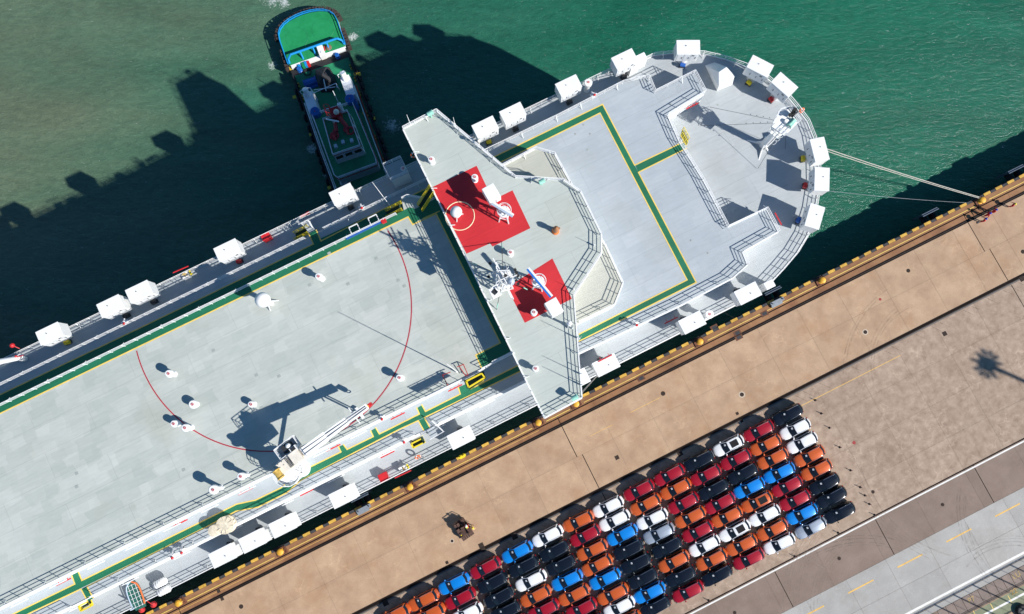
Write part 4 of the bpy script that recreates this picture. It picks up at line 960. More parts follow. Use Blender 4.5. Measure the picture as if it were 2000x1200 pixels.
# ring-like rope reel on the middle deck (cream)
p = at(430, 1031, ZB+1.3); c = Vector((p.x, p.y, ZB)); cr = mat('cream_canvas', (.68, .60, .46), .7, var=.2, scale=4)
mb = MB()
for dx, r in ((-.75, .62), (.55, .95)):
    q = c+Q*dx; mb.lathe(q, [(r*.4, .2), (r, .25), (r, .5), (r*.8, .6), (r*.8, 1.0), (r, 1.1), (r, 1.35), (r*.6, 1.4)], 18)
for k in range(10): a = 2*PI*k/10; mb.beam(c+Q*.55+Vector((math.cos(a)*.5, math.sin(a)*.5, 1.42)), c+Q*.55+Vector((math.cos(a)*.95, math.sin(a)*.95, 1.42)), .05)
RL = build(mb, 'cable_drum', cr, SHIP, smooth=True)
# bulkhead-free lower deck: raft canisters, davit, rescue boat
def canister(px, py, lab):
    p = at(px, py, ZA+1.3); c = Vector((p.x, p.y, ZA+.9)); u = Q; mb = MB()
    mb.tube(c-u*.62, c+u*.62, .40, 18); mb.tube(c-u*.74, c-u*.62, .28, 18, 0, .40); mb.tube(c+u*.62, c+u*.74, .40, 18, 0, .28)
    for k in range(5): mb.torus(c+u*(-.5+.25*k), .41, .025, 18, 5, u)
    o = build(mb, 'raft_canister', white, None, True, label=lab, cat='life raft')
    mb = MB(); mb.beam(c-u*.4-Vector((0, 0, .4)), c-u*.4-Vector((0, 0, .9)), .1); mb.beam(c+u*.4-Vector((0, 0, .4)), c+u*.4-Vector((0, 0, .9)), .1); mb.beam(c-u*.5-Vector((0, 0, .88)), c+u*.5-Vector((0, 0, .88)), .5, .04); build(mb, 'cradle', galv, o)
    o['group'] = 'ribbed white life raft canisters'
canister(310, 1140.5, 'ribbed white raft canister, inboard one of the pair near the green rescue boat')
canister(317, 1155.5, 'ribbed white raft canister at the railing, outboard one of the pair')
def rescue_boat():
    p = at(265, 1163, ZA+1.2); c = Vector((p.x, p.y, ZA)); ax = at(259, 1148, ZA+1)-at(272, 1183, ZA+1); ax.z = 0; ax.normalize(); sd = Vector((-ax.y, ax.x, 0))
    R = empty('rescue_boat', c, label='small green rescue boat with an orange fender strip hanging in its davit', cat='boat')
    prof = []; n = 9
    vs = []; 
    for i in range(n+1):
        t = -1+2*i/n; w = .72*math.sqrt(max(0.02, 1-(abs(t)**3)*(1 if t > 0 else .45))); x = t*1.55
        for yy, zz in ((-w, 1.25), (-w*.85, .8), (0, .5), (w*.85, .8), (w, 1.25)): vs.append(c+ax*x+sd*yy+Vector((0, 0, zz)))
    fs = [(i*5+j, (i+1)*5+j, (i+1)*5+j+1, i*5+j+1) for i in range(n) for j in range(4)]
    mb = MB(); mb.add(vs, fs); mb.add([vs[i*5] for i in range(n+1)]+[vs[i*5+4] for i in range(n+1)][::-1], [list(range(2*n+2))]); 
    gm = mat('dark_teal_canvas', (.015, .12, .09), .7, var=.3, scale=5); build(mb, 'boat_hull', gm, R)
    mb = MB()
    for k in range(6): q = c+ax*(-1.2+.48*k)+Vector((0, 0, 1.30)); mb.tube(q-sd*.6, q+sd*.6, .025, 5)
    for k in range(3): q = c+sd*(-.4+.4*k)+Vector((0, 0, 1.30)); mb.tube(q-ax*1.3, q+ax*1.3, .025, 5)
    build(mb, 'lashing_net', white, R)
    mb = MB(); P = [vs[i*5]+Vector((0, 0, .05)) for i in range(1, n+1)]; P2 = [vs[i*5+4]+Vector((0, 0, .05)) for i in range(1, n+1)]
    rt = P if (P[4]-c).dot(Q) > 0 else P2; mb.path(rt, .09, 8); build(mb, 'fender_strip', mat('orange_rubber', (.75, .16, .04), .6), R)
    lf = P2 if rt is P else P; mb = MB(); mb.path([q+Vector((0, 0, .12)) for q in lf], .07, 8); mb.beam(lf[0]+Vector((0, 0, -.9)), lf[0]+Vector((0, 0, .7)), .14); mb.beam(lf[-1]+Vector((0, 0, -.9)), lf[-1]+Vector((0, 0, .7)), .14); build(mb, 'davit_arm', galv2, R)
rescue_boat()
# red funnels and floodlights hanging outboard at the lower left
for px, py, z in ((300, 1181, ZA-.2), (277, 1191, ZA-.2)):
    p = at(px, py, z); mb = MB(); mb.tube((p.x, p.y, z), (p.x+.25, p.y+.1, z+.45), .35, 12, 0, .15); mb.tube((p.x+.1, p.y+.1, z+.5), W(sn(px, py, z)[0], -1.6, ZA+.8), .04, 6); build(mb, 'side_lamp', redp, SHIP)
p = at(24, 675, ZA+1.6); mb = MB(); mb.ball((p.x, p.y, ZA+1.6), .28, 12, 8); q = W(sn(48, 678, ZA)[0], -33.7, ZA+1.1); mb.tube((p.x, p.y, ZA+1.6), q, .05, 6); build(mb, 'side_lamp', redp, SHIP)
# white davit/crane lying at the far left of the port walkway
a = at(-30, 712, ZA+1.6); b = at(34, 700, ZA+1.6); mb = MB(); mb.tube(a, b, .40, 12, 0, .28); mb.tube(b, b-Vector((0, 0, 1.5)), .3, 12); mb.torus(b+Q*.3, .3, .07, 14, 6); build(mb, 'boarding_davit', white, SHIP, smooth=True)
mb = MB(); mb.tube(b+Vector((.1, .1, .2)), b+Vector((.8, .35, .2)), .05, 6); mb.ball(b+Vector((0, .2, .3)), .15, 8, 6); build(mb, 'davit_lever', redp, SHIP)
# white workbench with yellow cylinder on both sides
for px, py, lab in ((361, 538, 1), (786, 917, 2)):
    p = at(px, py, ZA+.8); c = Vector((p.x, p.y, ZA)); mb = MB(); mb.box(c+Vector((0, 0, .4)), (.75, .65, .8), TH); 
    for k in range(6): mb.tube(c+Q*random.uniform(-.3, .3)+N*random.uniform(-.25, .25)+Vector((0, 0, .8)), c+Q*random.uniform(-.3, .3)+N*random.uniform(-.25, .25)+Vector((0, 0, .92)), .05, 6, 1)
    build(mb, 'valve_cabinet', [white, mat('ochre_fitting', (.5, .35, .1), .6) if 'ochre_fitting' not in bpy.data.materials else bpy.data.materials['ochre_fitting']], SHIP)
    mb = MB(); q = c+Q*.65; mb.tube(q-N*.3+Vector((0, 0, .7)), q+N*.3+Vector((0, 0, .7)), .11, 10); mb.beam(q, q+Vector((0, 0, .7)), .08); build(mb, 'yellow_cylinder', yel, SHIP)
for px0, py0, px1, py1, z in ((338, 533, 368, 520, ZA+1.1), (771, 934, 803, 919, ZA+1.1)):
    a, b = at(px0, py0, z), at(px1, py1, z); mb = MB(); mb.tube(a, b, .07, 8); build(mb, 'red_pipe', redp, SHIP)
# port-rail benches (blue gangway plank stowed between stanchions)
a, b = at(676, 466, ZC+.6), at(745, 432, ZC+.6); mb = MB(); mb.beam(a, b, .38, .12); G = build(mb, 'stowed_gangway', mat('gangway_blue', (.02, .10, .35), .5), SHIP)
for t in (.18, .72):
    q = a.lerp(b, t); mb = MB(); mb.beam(q-N*.15, q-N*.95, .08); mb.beam(q+Q*1.0-N*.15, q+Q*1.0-N*.95, .08); mb.beam(q-N*.95, q+Q*1.0-N*.95, .10); build(mb, 'plank_bracket', white, G)
redbox(749, 431, ZC+.2, .5, .45, .5, label='small red box on the port railing of the upper deck near the yellow stairs', cat='box')
p = at(594, 420, ZA+.7); mb = MB(); mb.tube(p-Q*.5, p+Q*.3, .12, 8); mb.box(p+Q*.5, (.35, .3, .3), TH); build(mb, 'fire_monitor', redp, SHIP)
# red angled pipe frames by the starboard stair
mb = MB(); z = ZC+.6
for pts in (((864, 733), (880, 727)), ((864, 733), (874, 752)), ((893, 717), (905, 712)), ((905, 712), (914, 733)), ((898, 718), (910, 735))):
    a, b = at(*pts[0], z), at(*pts[1], z); mb.tube(a, b, .05, 6)
for px, py in ((864, 733), (905, 712), (874, 752), (912, 733)):
    a = at(px, py, z); mb.tube(a, Vector((a.x, a.y, ZC)), .05, 6)
build(mb, 'red_pipe_frame', mat('faded_red_pipe', (.42, .04, .04), .5), SHIP)
# guard frames round the stair opening on the upper deck
mb = MB(); 
for px, py in ((800, 748), (845, 775), (870, 735)):
    pass
a = W(sn(868, 763, ZC+.9)[0], nCs+.05, ZC+1.35); mb.beam(a-Q*2.0, a+Q*2.0, .08, .75)
for t in (-1.9, -.9, 0, .9, 1.9): mb.beam(a+Q*t-Vector((0, 0, 1.3)), a+Q*t+Vector((0, 0, .55)), .05)
mb.beam(a-Q*2.0+Vector((0, 0, .55)), a+Q*2.0+Vector((0, 0, .55)), .05); build(mb, 'ladder_rack', white, SHIP)

# hatches, pad-eyes and scupper covers scattered over the decks
hm = mat('hatch_paint', (.33, .36, .34), .6)
for px, py in ((417, 685), (501, 733), (545, 735), (643, 495), (778, 548), (790, 559), (359, 918), (150, 951), (150, 925), (605, 557), (680, 555), (735, 505), (511, 797)):
    p = at(px, py, ZC); mb = MB(); mb.box((p.x, p.y, ZC+.012), (.36, .30, .024), TH); build(mb, 'flush_cover', hm, SHIP)
for px, py in ((1140, 244), (1153, 262), (1148, 293), (1124, 262), (1310, 204), (1383, 495), (1350, 470), (1402, 205)):
    z = ZB if px != 1402 else ZA; p = at(px, py, z); mb = MB(); mb.lathe((p.x, p.y, z), [(.13, 0), (.11, .03)], 10); build(mb, 'flush_cover', hm, SHIP)


# ------------------------------------------------------------------ mooring lines
def catenary(a, b, sag, n=24):
    return [a.lerp(b, i/n)-Vector((0, 0, sag*4*(i/n)*(1-i/n))) for i in range(n+1)]
BM = at(1917, 388, .6)
p0 = at(1612, 290, ZA-1.5); p0b = at(1612, 294.5, ZA-1.9)
mb = MB(); mb.path(catenary(p0, Vector((BM.x-.2, BM.y+.2, .55)), .3), .05, 6)
mb.path(catenary(p0b, Vector((BM.x-.1, BM.y+.0, .55)), .3), .04, 6)
build(mb, 'mooring_rope', rope_m, label='pale double bow mooring rope running from the ship to the far bollard', cat='rope')
a = at(1205, 692, ZA-2.0); b = W(*sn(1117, 787, .5), .5)
mb = MB(); mb.path(catenary(a, b, .6), .05, 6); mb.path(catenary(at(1208, 690, ZA-2.3), b+Vector((.3, .1, 0)), .9), .045, 6)
build(mb, 'mooring_rope', rope_m, label='thin double rope crossing the dark gap to the bollard under the wheelhouse wing', cat='rope')
a = at(1616, 373, ZA-4); b = W(*sn(1888, 396, .3), .2)
mb = MB(); mb.path(catenary(a, b, .5), .022, 5); build(mb, 'mooring_rope', galv, label='single thin dark line over the water below the thick pale mooring rope', cat='rope')

# ------------------------------------------------------------------ bollards and fenders
bolm = mat('yellow_bollard_paint', (.70, .36, .03), .55, var=.25, scale=3)
rustm = mat('rust_brown', (.16, .06, .03), .8, var=.4, scale=3)
def bollard_proto():
    R = empty('mooring_bollard', (0, 0, 0))
    mb = MB(); mb.lathe((0, 0, 0), [(.42, .05), (.36, .12), (.26, .2), (.25, .5), (.34, .62), (.44, .70), (.45, .80), (.36, .90), (.1, .94)], 20); build(mb, 'bollard_head', bolm, R, True)
    mb = MB(); mb.box((0, 0, .03), (1.55, 1.1, .06), 0); mb.box((.62, 0, .10), (.06, .95, .16)); mb.box((-.7, 0, .10), (.05, .95, .14))
    for x in (-.45, .45):
        for y in (-.38, .38): mb.lathe((x, y, .06), [(.06, 0), (.06, .05)], 6)
    build(mb, 'base_plate', rustm, R)
    mb = MB(); mb.torus((.15, .12, .12), .38, .05, 18, 6, (.1, 0, 1)); mb.torus((.3, .2, .15), .22, .04, 14, 6, (0, .2, 1)); build(mb, 'chain_loop', rustm, R)
    return R
bp0 = bollard_proto()
blab = ['yellow bollard at the right end of the quay, holding the pale bow rope', 'yellow bollard on rusty plate beside the dark water off the bow', 'yellow bollard between the ship bow and the grey fender box',
        'yellow bollard half hidden under the upper corner of the wheelhouse wing', 'yellow bollard just below the lower corner of the wheelhouse wing', 'yellow bollard level with the red locker on the ship',
        'yellow bollard beside the row of three white ventilation housings', 'yellow bollard near the lower left corner, below the white raft canisters']
for i, (px, py) in enumerate(BOLP):
    s_, n_ = sn(px, py, .7); loc = W(s_, max(.75, min(n_, .95)), 0.01)
    o = bp0 if i == 0 else copy_tree(bp0)
    o.location = loc; o.rotation_euler = (0, 0, TH+random.choice((0, .1))); tag(o, blab[i], 'bollard', 'yellow mooring bollards along the quay edge')
def fender(px, py, lab, first=[]):
    s_, n_ = sn(px, py, -.6)
    if first:
        o = copy_tree(first[0]); o.location = W(s_, -.9, -2.2); o.rotation_euler = (0, 0, TH)
    else:
        R = empty('quay_fender', (0, 0, 0)); o = R; first.append(R)
        mb = MB(); mb.box((0, -.1, 0), (2.5, .28, 3.0)); mb.box((0, .08, 1.5), (2.6, .12, .3)); build(mb, 'face_panel', mat('fender_face', (.09, .12, .16), .6, var=.2, scale=3), R)
        mb = MB()
        for x in (-.7, .7): mb.tube((x, -.1, .3), (x, 1.0, .3), .5, 12)
        mb.tube((-1.1, .3, 1.2), (-1.0, .95, 1.9), .05, 6); mb.tube((1.1, .3, 1.2), (1.0, .95, 1.9), .05, 6); build(mb, 'rubber_cone', black, R)
        o.location = W(s_, -.9, -2.2); o.rotation_euler = (0, 0, TH+PI*0)
    # panel faces the water: flip so cones reach the wall
    o.rotation_euler = (0, 0, TH+PI)
    o.location = W(s_, -1.0, -2.2)
    tag(o, lab, 'fender', 'rubber fenders hung on the quay wall')
for px, py, lab in ((1815, 410, 'black fender with grey face over dark water left of the rope bollard'), (1985, 330, 'black fender with grey face at the upper right end of the quay'),
                    (1522, 590, 'grey-faced fender squeezed beside the ship bow near a rusty pit'), (714, 998, 'grey-faced fender beneath the ship side left of the centre bollard')): fender(px, py, lab)
for px, py, lab in ((1523, 598, 'grey steel ramp box on the kerb beside the ship bow'), (714, 1003, 'grey steel ramp box on the kerb beside the quay-side ventilation housings')):
    s_, n_ = sn(px, py, .4); mb = MB(); c = W(s_, .55, .3); mb.box(c, (2.1, .5, .36), TH); mb.box(c+N*.3-Q*.2+Vector((0, 0, -.06)), (1.7, .5, .22), TH); o = build(mb, 'ramp_box', galv, None, bevel=.02, label=lab, cat='steel box')
    for t in (-.8, .8): q = c+Q*t+Vector((0, 0, .2)); m2 = MB(); m2.tube(q, q+Vector((0, 0, .12)), .09, 8); build(m2, 'lug', darkmetal, o)
# yellow mooring-hook stand on the kerb below the ship
s_, n_ = sn(899, 884, .5); c = W(s_, .2, 0); mb = MB(); mb.box(c+Vector((0, 0, .3)), (.75, .5, .6), TH); mb.beam(c-Q*.55+Vector((0, 0, .62)), c+Q*.55+Vector((0, 0, .62)), .3, .1); mb.tube(c+Q*.25+Vector((0, 0, .6)), c+Q*.25+Vector((0, 0, 1.0)), .1, 8); mb.tube(c-Q*.25+Vector((0, 0, .6)), c-Q*.25+Vector((0, 0, 1.0)), .1, 8)
build(mb, 'kerb_capstan', yel, None, label='bright yellow steel stand on the kerb between two bollards', cat='mooring stand')

# ------------------------------------------------------------------ cars
paintc = {}
def carpaint(name, col, metal=.2, rough=.35): paintc[name] = mat('car_paint_'+name, col, rough, metal, coat=1.0)
carpaint('red', (.37, .002, .014)); carpaint('orange', (.60, .105, .014)); carpaint('blue', (.002, .235, .72)); carpaint('black', (.004, .005, .008), 0, .22)
carpaint('white', (.80, .80, .80), 0); carpaint('silver', (.42, .47, .54), .5, .38)
chrome = mat('bright_trim', (.72, .72, .74), .18, .9); plast = mat('black_plastic', (.015, .015, .016), .5)
lampr = mat('red_lamp', (.45, .01, .01), .2); lampw = mat('headlamp_glass', (.10, .105, .11), .15, .1); paper = mat('white_paper', (.8, .8, .8), .8)
tyre_m = mat('tyre_rubber', (.02, .02, .02), .8); rim_m = mat('wheel_rim', (.35, .35, .37), .3, .8)
def loft(st, smooth=2):
    """st: list of (x, [(y,z)...]) half sections, mirrored"""
    bm = bmesh.new(); rows = []
    for x, sec in st:
        full = [(-y, z) for y, z in sec]+[(y, z) for y, z in sec[::-1]]
        rows.append([bm.verts.new((x, y, z)) for y, z in full])
    k = len(rows[0])
    for a, b in zip(rows[:-1], rows[1:]):
        for i in range(k-1): bm.faces.new((a[i], a[i+1], b[i+1], b[i]))
        bm.faces.new((a[k-1], a[0], b[0], b[k-1]))
    bm.faces.new(rows[0][::-1]); bm.faces.new(rows[-1])
    bmesh.ops.recalc_face_normals(bm, faces=bm.faces)
    return bm
def sub(bm, name, mats, parent, levels=2, fn=None):
    me = bpy.data.meshes.new(name); bm.to_mesh(me); bm.free()
    for q in me.vertices: q.co.x -= (.17 if q.co.x > 0 else .30)*q.co.y**2*max(-1, min(1, q.co.x/.5))
    t = bpy.data.objects.new('t', me); COL.objects.link(t); md = t.modifiers.new('s', 'SUBSURF'); md.levels = levels; md.render_levels = levels
    dg = bpy.context.evaluated_depsgraph_get(); m2 = bpy.data.meshes.new_from_object(t.evaluated_get(dg)); bpy.data.objects.remove(t); m2.name = name
    m2.materials.clear(); [m2.materials.append(m) for m in mats]
    m2.polygons.foreach_set('use_smooth', [True]*len(m2.polygons))
    if fn:
        for p in m2.polygons: p.material_index = fn(p)
    o = bpy.data.objects.new(name, m2); COL.objects.link(o); place(o, (0, 0, 0), parent); return o
def car_proto():
    R = empty('parked_car', (0, 0, 0))
    # body: x forward; sections (half)
    S = lambda w, zt, zb=.28, zs=None, cr=.04: [(0.0, zb), (w*.86, zb), (w*.97, zb+.22), (w, (zs or zt)*.72), (w*.955, (zs or zt)-.04), (w*.80, zt-.0), (w*.4, zt+cr*.7), (0.0, zt+cr)]
    st = [(2.20, S(.52, .60, .34)), (2.17, S(.60, .66, .30)), (2.02, S(.78, .80, .26)), (1.7, S(.875, .90, .26)), (1.30, S(.90, .955, .26)), (.85, S(.905, 1.02, .26)), (.3, S(.905, 1.06, .26)), (-.6, S(.905, 1.07, .26)), (-1.4, S(.90, 1.07, .26)), (-1.75, S(.885, 1.06, .28)), (-2.02, S(.80, 1.0, .30)), (-2.16, S(.64, .90, .34)), (-2.20, S(.48, .80, .38))]
    bod = sub(loft(st), 'body', [paintc['red']], R, 2)
    # greenhouse: glass all round
    G = lambda w, zt, wt: GG(w+.005, zt, wt+.085)
    GG = lambda w, zt, wt: [(0, .95), (w, .95), (w, 1.02), ((w+wt)/2, (1.02+zt)/2), (wt, zt-.02), (wt*.85, zt), (wt*.4, zt+.02), (0, zt+.025)]
    st = [(1.02, G(.80, 1.04, .76)), (.95, G(.815, 1.08, .755)), (.38, G(.825, 1.47, .67)), (.20, G(.825, 1.545, .655)), (-.6, G(.825, 1.585, .655)), (-1.45, G(.81, 1.55, .63)), (-1.78, G(.80, 1.44, .62)), (-2.02, G(.74, 1.10, .66)), (-2.07, G(.70, 1.02, .66))]
    gl = sub(loft(st), 'windows', [glass], R, 2)
    # roof skin: thin painted shell
    st = []
    for x, w, z in ((.30, .655, 1.520), (.25, .70, 1.545), (-.05, .735, 1.582), (-.6, .745, 1.610), (-1.2, .735, 1.595), (-1.52, .70, 1.560), (-1.62, .65, 1.545)):
        st.append((x, [(0, z-.045), (w*.97, z-.075), (w, z-.055), (w*.93, z-.012), (w*.5, z+.012), (0, z+.022)]))
    roof = sub(loft(st), 'roof', [paintc['red']], R, 2)
    # pillars in body colour
    mb = MB()
    for y in (-1, 1):
        mb = MB(); mb.beam((.86, y*.775, 1.09), (.20, y*.625, 1.545), .07, .05); build(mb, 'pillar', paintc['red'], R)
        mb = MB(); mb.beam((-1.5, y*.64, 1.53), (-1.78, y*.80, 1.05), .18, .05); build(mb, 'pillar', paintc['red'], R)
    for y in (-1, 1):
        mb = MB(); mb.path([(.12, y*.66, 1.60), (.0, y*.67, 1.645), (-1.45, y*.65, 1.655), (-1.62, y*.64, 1.59)], .022, 6); build(mb, 'roof_rail', chrome, R)
        mb = MB(); mb.ball((.86, y*.985, 1.08), .11, 10, 6, 0, .75); mb.beam((.88, y*.80, 1.04), (.88, y*.95, 1.06), .06, .05); build(mb, 'wing_mirror', paintc['red'], R, True)
        mb = MB(); mb.ball((1.93, y*.62, .72), .15, 12, 6, 0, .45); build(mb, 'headlight', lampw, R, True)
        mb = MB(); mb.box((-1.97, y*.60, .92), (.10, .22, .14)); build(mb, 'tail_light', lampr, R, bevel=.02)
        for x in (1.32, -1.30):
            mb = MB(); mb.tube((x, y*.70, .34), (x, y*.915, .34), .34, 20); wh = build(mb, 'wheel', tyre_m, R, True); mb = MB(); mb.tube((x, y*.905, .34), (x, y*.925, .34), .22, 14); build(mb, 'rim', rim_m, wh)
    st = [(x, [(0, z-.04), (w, z-.07), (w, z-.02), (w*.9, z), (w*.4, z+.012), (0, z+.015)]) for x, w, z in ((-1.90, .60, 1.36), (-1.94, .62, 1.35), (-2.06, .62, 1.15), (-2.12, .58, 1.0))]
    sub(loft(st), 'rear_spoiler', [paintc['red']], R, 1)
    mb = MB(); mb.beam((.46, -.34, 1.475), (.64, -.35, 1.357), .25, .012); build(mb, 'windscreen_paper', paper, R)
    mb = MB()
    mb.beam((.90, -.45, 1.12), (.84, .02, 1.15), .025, .015); mb.beam((.90, .15, 1.12), (.84, .58, 1.15), .025, .015); build(mb, 'wiper', plast, R)
    mb = MB(); mb.lathe((-1.62, 0, 1.565), [(.035, 0), (.03, .05), (.01, .07)], 8); build(mb, 'aerial', plast, R, True)
    mb = MB(); mb.box((2.15, 0, .55), (.08, .9, .22)); mb.box((2.1, 0, .36), (.14, 1.2, .10)); build(mb, 'grille', plast, R, bevel=.02)
    # paint through object slots so copies can differ
    for ch in R.children:
        if ch.name.split('.')[0] in ('body', 'roof', 'pillar', 'wing_mirror', 'rear_spoiler'):
            ch.material_slots[0].link = 'OBJECT'
    mb = MB(); mb.box((-.62, 0, 1.632), (1.05, .88, .012)); sr = build(mb, 'sunroof', mat('sunroof_glass', (.02, .017, .015), .25), None)
    R.scale = (1.045, .975, 1.0)
    return R, sr
carR, sunroof = car_proto()
CARS = [
 [(1540, 810, 'k'), (1555, 838, 'w'), (1569, 865, 'w'), (1583, 891, 'o'), (1597, 918, 'o'), (1612, 945, 'k'), (1626, 972, 'k'), (1642, 1002, 'k')],
 [(1483, 842, 'r'), (1497, 869, 'o'), (1511, 896, 'o'), (1524, 923, 'b'), (1539, 950, 'r'), (1554, 977, 'r'), (1568, 1004, 'b'), (1585, 1031, 's')],
 [(1424, 870, 'ws'), (1438, 898, 'r'), (1452, 925, 'k'), (1465, 953, 'b'), (1480, 981, 'os'), (1495, 1007, 'w'), (1510, 1035, 'o'), (1524, 1062, 'w')],
 [(1366, 900, 'k'), (1380, 928, 'r'), (1394, 956, 'k'), (1407, 983, 'r'), (1421, 1010, 'o'), (1437, 1037, 'ws'), (1450, 1065, 'o'), (1464, 1092, 'r')],
 [(1308, 928, 'r'), (1321, 955, 'o'), (1336, 983, 'r'), (1349, 1011, 'o'), (1363, 1039, 'r'), (1377, 1066, 'w'), (1391, 1094, 'o'), (1402, 1124, 'k')],
 [(1249, 958, 'r'), (1262, 986, 'o'), (1275, 1014, 'w'), (1288, 1042, 's'), (1304, 1069, 'k'), (1317, 1097, 'o'), (1330, 1126, 'k'), (1345, 1156, 'r')],
 [(1189, 990, 'w'), (1201, 1017, 'w'), (1216, 1045, 'b'), (1228, 1074, 'k'), (1243, 1101, 'k'), (1256, 1130, 'k'), (1270, 1158, 'b'), (1281, 1186, 'k')],
 [(1130, 1019, 'o'), (1144, 1047, 'r'), (1157, 1075, 'o'), (1167, 1105, 'o'), (1182, 1132, 'b'), (1198, 1161, 'o'), (1210, 1187, 'w'), (1223, 1215, 'o')],
 [(1070, 1047, 'w'), (1083, 1077, 'k'), (1096, 1104, 'k'), (1108, 1134, 'b'), (1122, 1163, 'o'), (1136, 1190, 'r'), (1150, 1218, 'k')],
 [(1010, 1079, 'b'), (1023, 1107, 'k'), (1037, 1135, 'w'), (1047, 1165, 'o'), (1062, 1192, 'r'), (1076, 1220, 'k')],
 [(948, 1110, 'r'), (962, 1139, 'k'), (975, 1167, 'k'), (988, 1195, 'k'), (1001, 1223, 'r')],
 [(886, 1141, 'b'), (899, 1170, 'r'), (912, 1199, 'w'), (926, 1226, 'k')],
 [(827, 1173, 'o'), (839, 1201, 'o'), (852, 1228, 'k')],
 [(771, 1203, 'o'), (784, 1230, 'r')]]
CN = {'k': 'black', 'w': 'white', 'o': 'orange', 'b': 'blue', 'r': 'red', 's': 'silver'}
ORD = ['first', 'second', 'third', 'fourth', 'fifth', 'sixth', 'seventh', 'eighth', 'ninth', 'tenth', 'eleventh', 'twelfth', 'thirteenth', 'fourteenth']
first = True
art = lambda c: ('an ' if c[0] in 'aeiou' else 'a ')+c
for ci, column in enumerate(CARS):
    names = [CN[c[2][0]] for c in column]
    def desc(i):
        up = names[i-1] if i else None; dn = names[i+1] if i+1 < len(names) else None
        return (names[i], up, dn)
    D = [desc(i) for i in range(len(column))]
    for i, (px, py, cc) in enumerate(column):
        if first: o = carR; first = False
        else: o = copy_tree(carR)
        p = at(px, py, 1.15); o.location = (p.x+random.uniform(-.03, .03), p.y+random.uniform(-.03, .03), .0)
        o.rotation_euler = (0, 0, TH+PI+rad(.9)+random.uniform(-.02, .02))
        pm = paintc[names[i]]
        for ch in o.children:
            if ch.name.split('.')[0] in ('body', 'roof', 'pillar', 'wing_mirror', 'rear_spoiler'): ch.material_slots[0].link = 'OBJECT'; ch.material_slots[0].material = pm
        if len(cc) > 1:
            s_ = sunroof.copy(); COL.objects.link(s_); s_.parent = o
        colname = 'the rightmost column' if ci == 0 else ORD[ci]+' column from right'
        extra = ' with sunroof' if len(cc) > 1 else ''
        u, d = D[i][1], D[i][2]
        if D.count(D[i]) > 1 or (not u and not d):
            lab = f"{names[i]} car{extra}, {ORD[i]} from the quay end in {colname}"
        elif not u: lab = f"{names[i]} car{extra} at the quay end of {colname}"
        elif not d: lab = f"{names[i]} car{extra} at the road end of {colname}, next to {art(u)} one"
        else: lab = f"{names[i]} car{extra} between {art(u)} and {art(d)} one, {colname}"
        tag(o, lab, 'car', 'new cars parked in slanting rows on the quay')
bpy.data.objects.remove(sunroof)

# ------------------------------------------------------------------ small rubber posts beside the car park
postp = MB(); postp.lathe((0, 0, 0), [(.17, 0), (.15, .04), (.05, .10), (.045, .62), (.02, .66)], 10)
post0 = build(postp, 'marker_post', [black], None, True); pc = MB(); pc.lathe((0, 0, .40), [(.055, 0), (.055, .10)], 10); build(pc, 'red_collar', redp, post0)
POSTS = [(1592, 782), (1604, 808), (1620, 836), (1640, 874), (1661, 919), (1680, 952), (1689, 968), (1698, 985), (1708, 1006), (1637, 1041), (1552, 1087), (1384, 1173)]
for i, (px, py) in enumerate(POSTS):
    o = post0 if i == 0 else copy_tree(post0); p = at(px, py); o.location = (p.x, p.y, .0)
    nm = ['topmost', 'second', 'third', 'fourth', 'fifth', 'sixth', 'seventh', 'eighth', 'ninth']
    lab = (f"thin dark marker post, {nm[i]} of the line beside the parked cars" if i < 9 else
           ["thin dark marker post at the white line just below the black car at the corner", "thin dark marker post by the white line below the last white cars", "thin dark marker post by the white line near the lone red car at bottom"][i-9])
    tag(o, lab, 'marker post', 'dark marker posts around the car park')

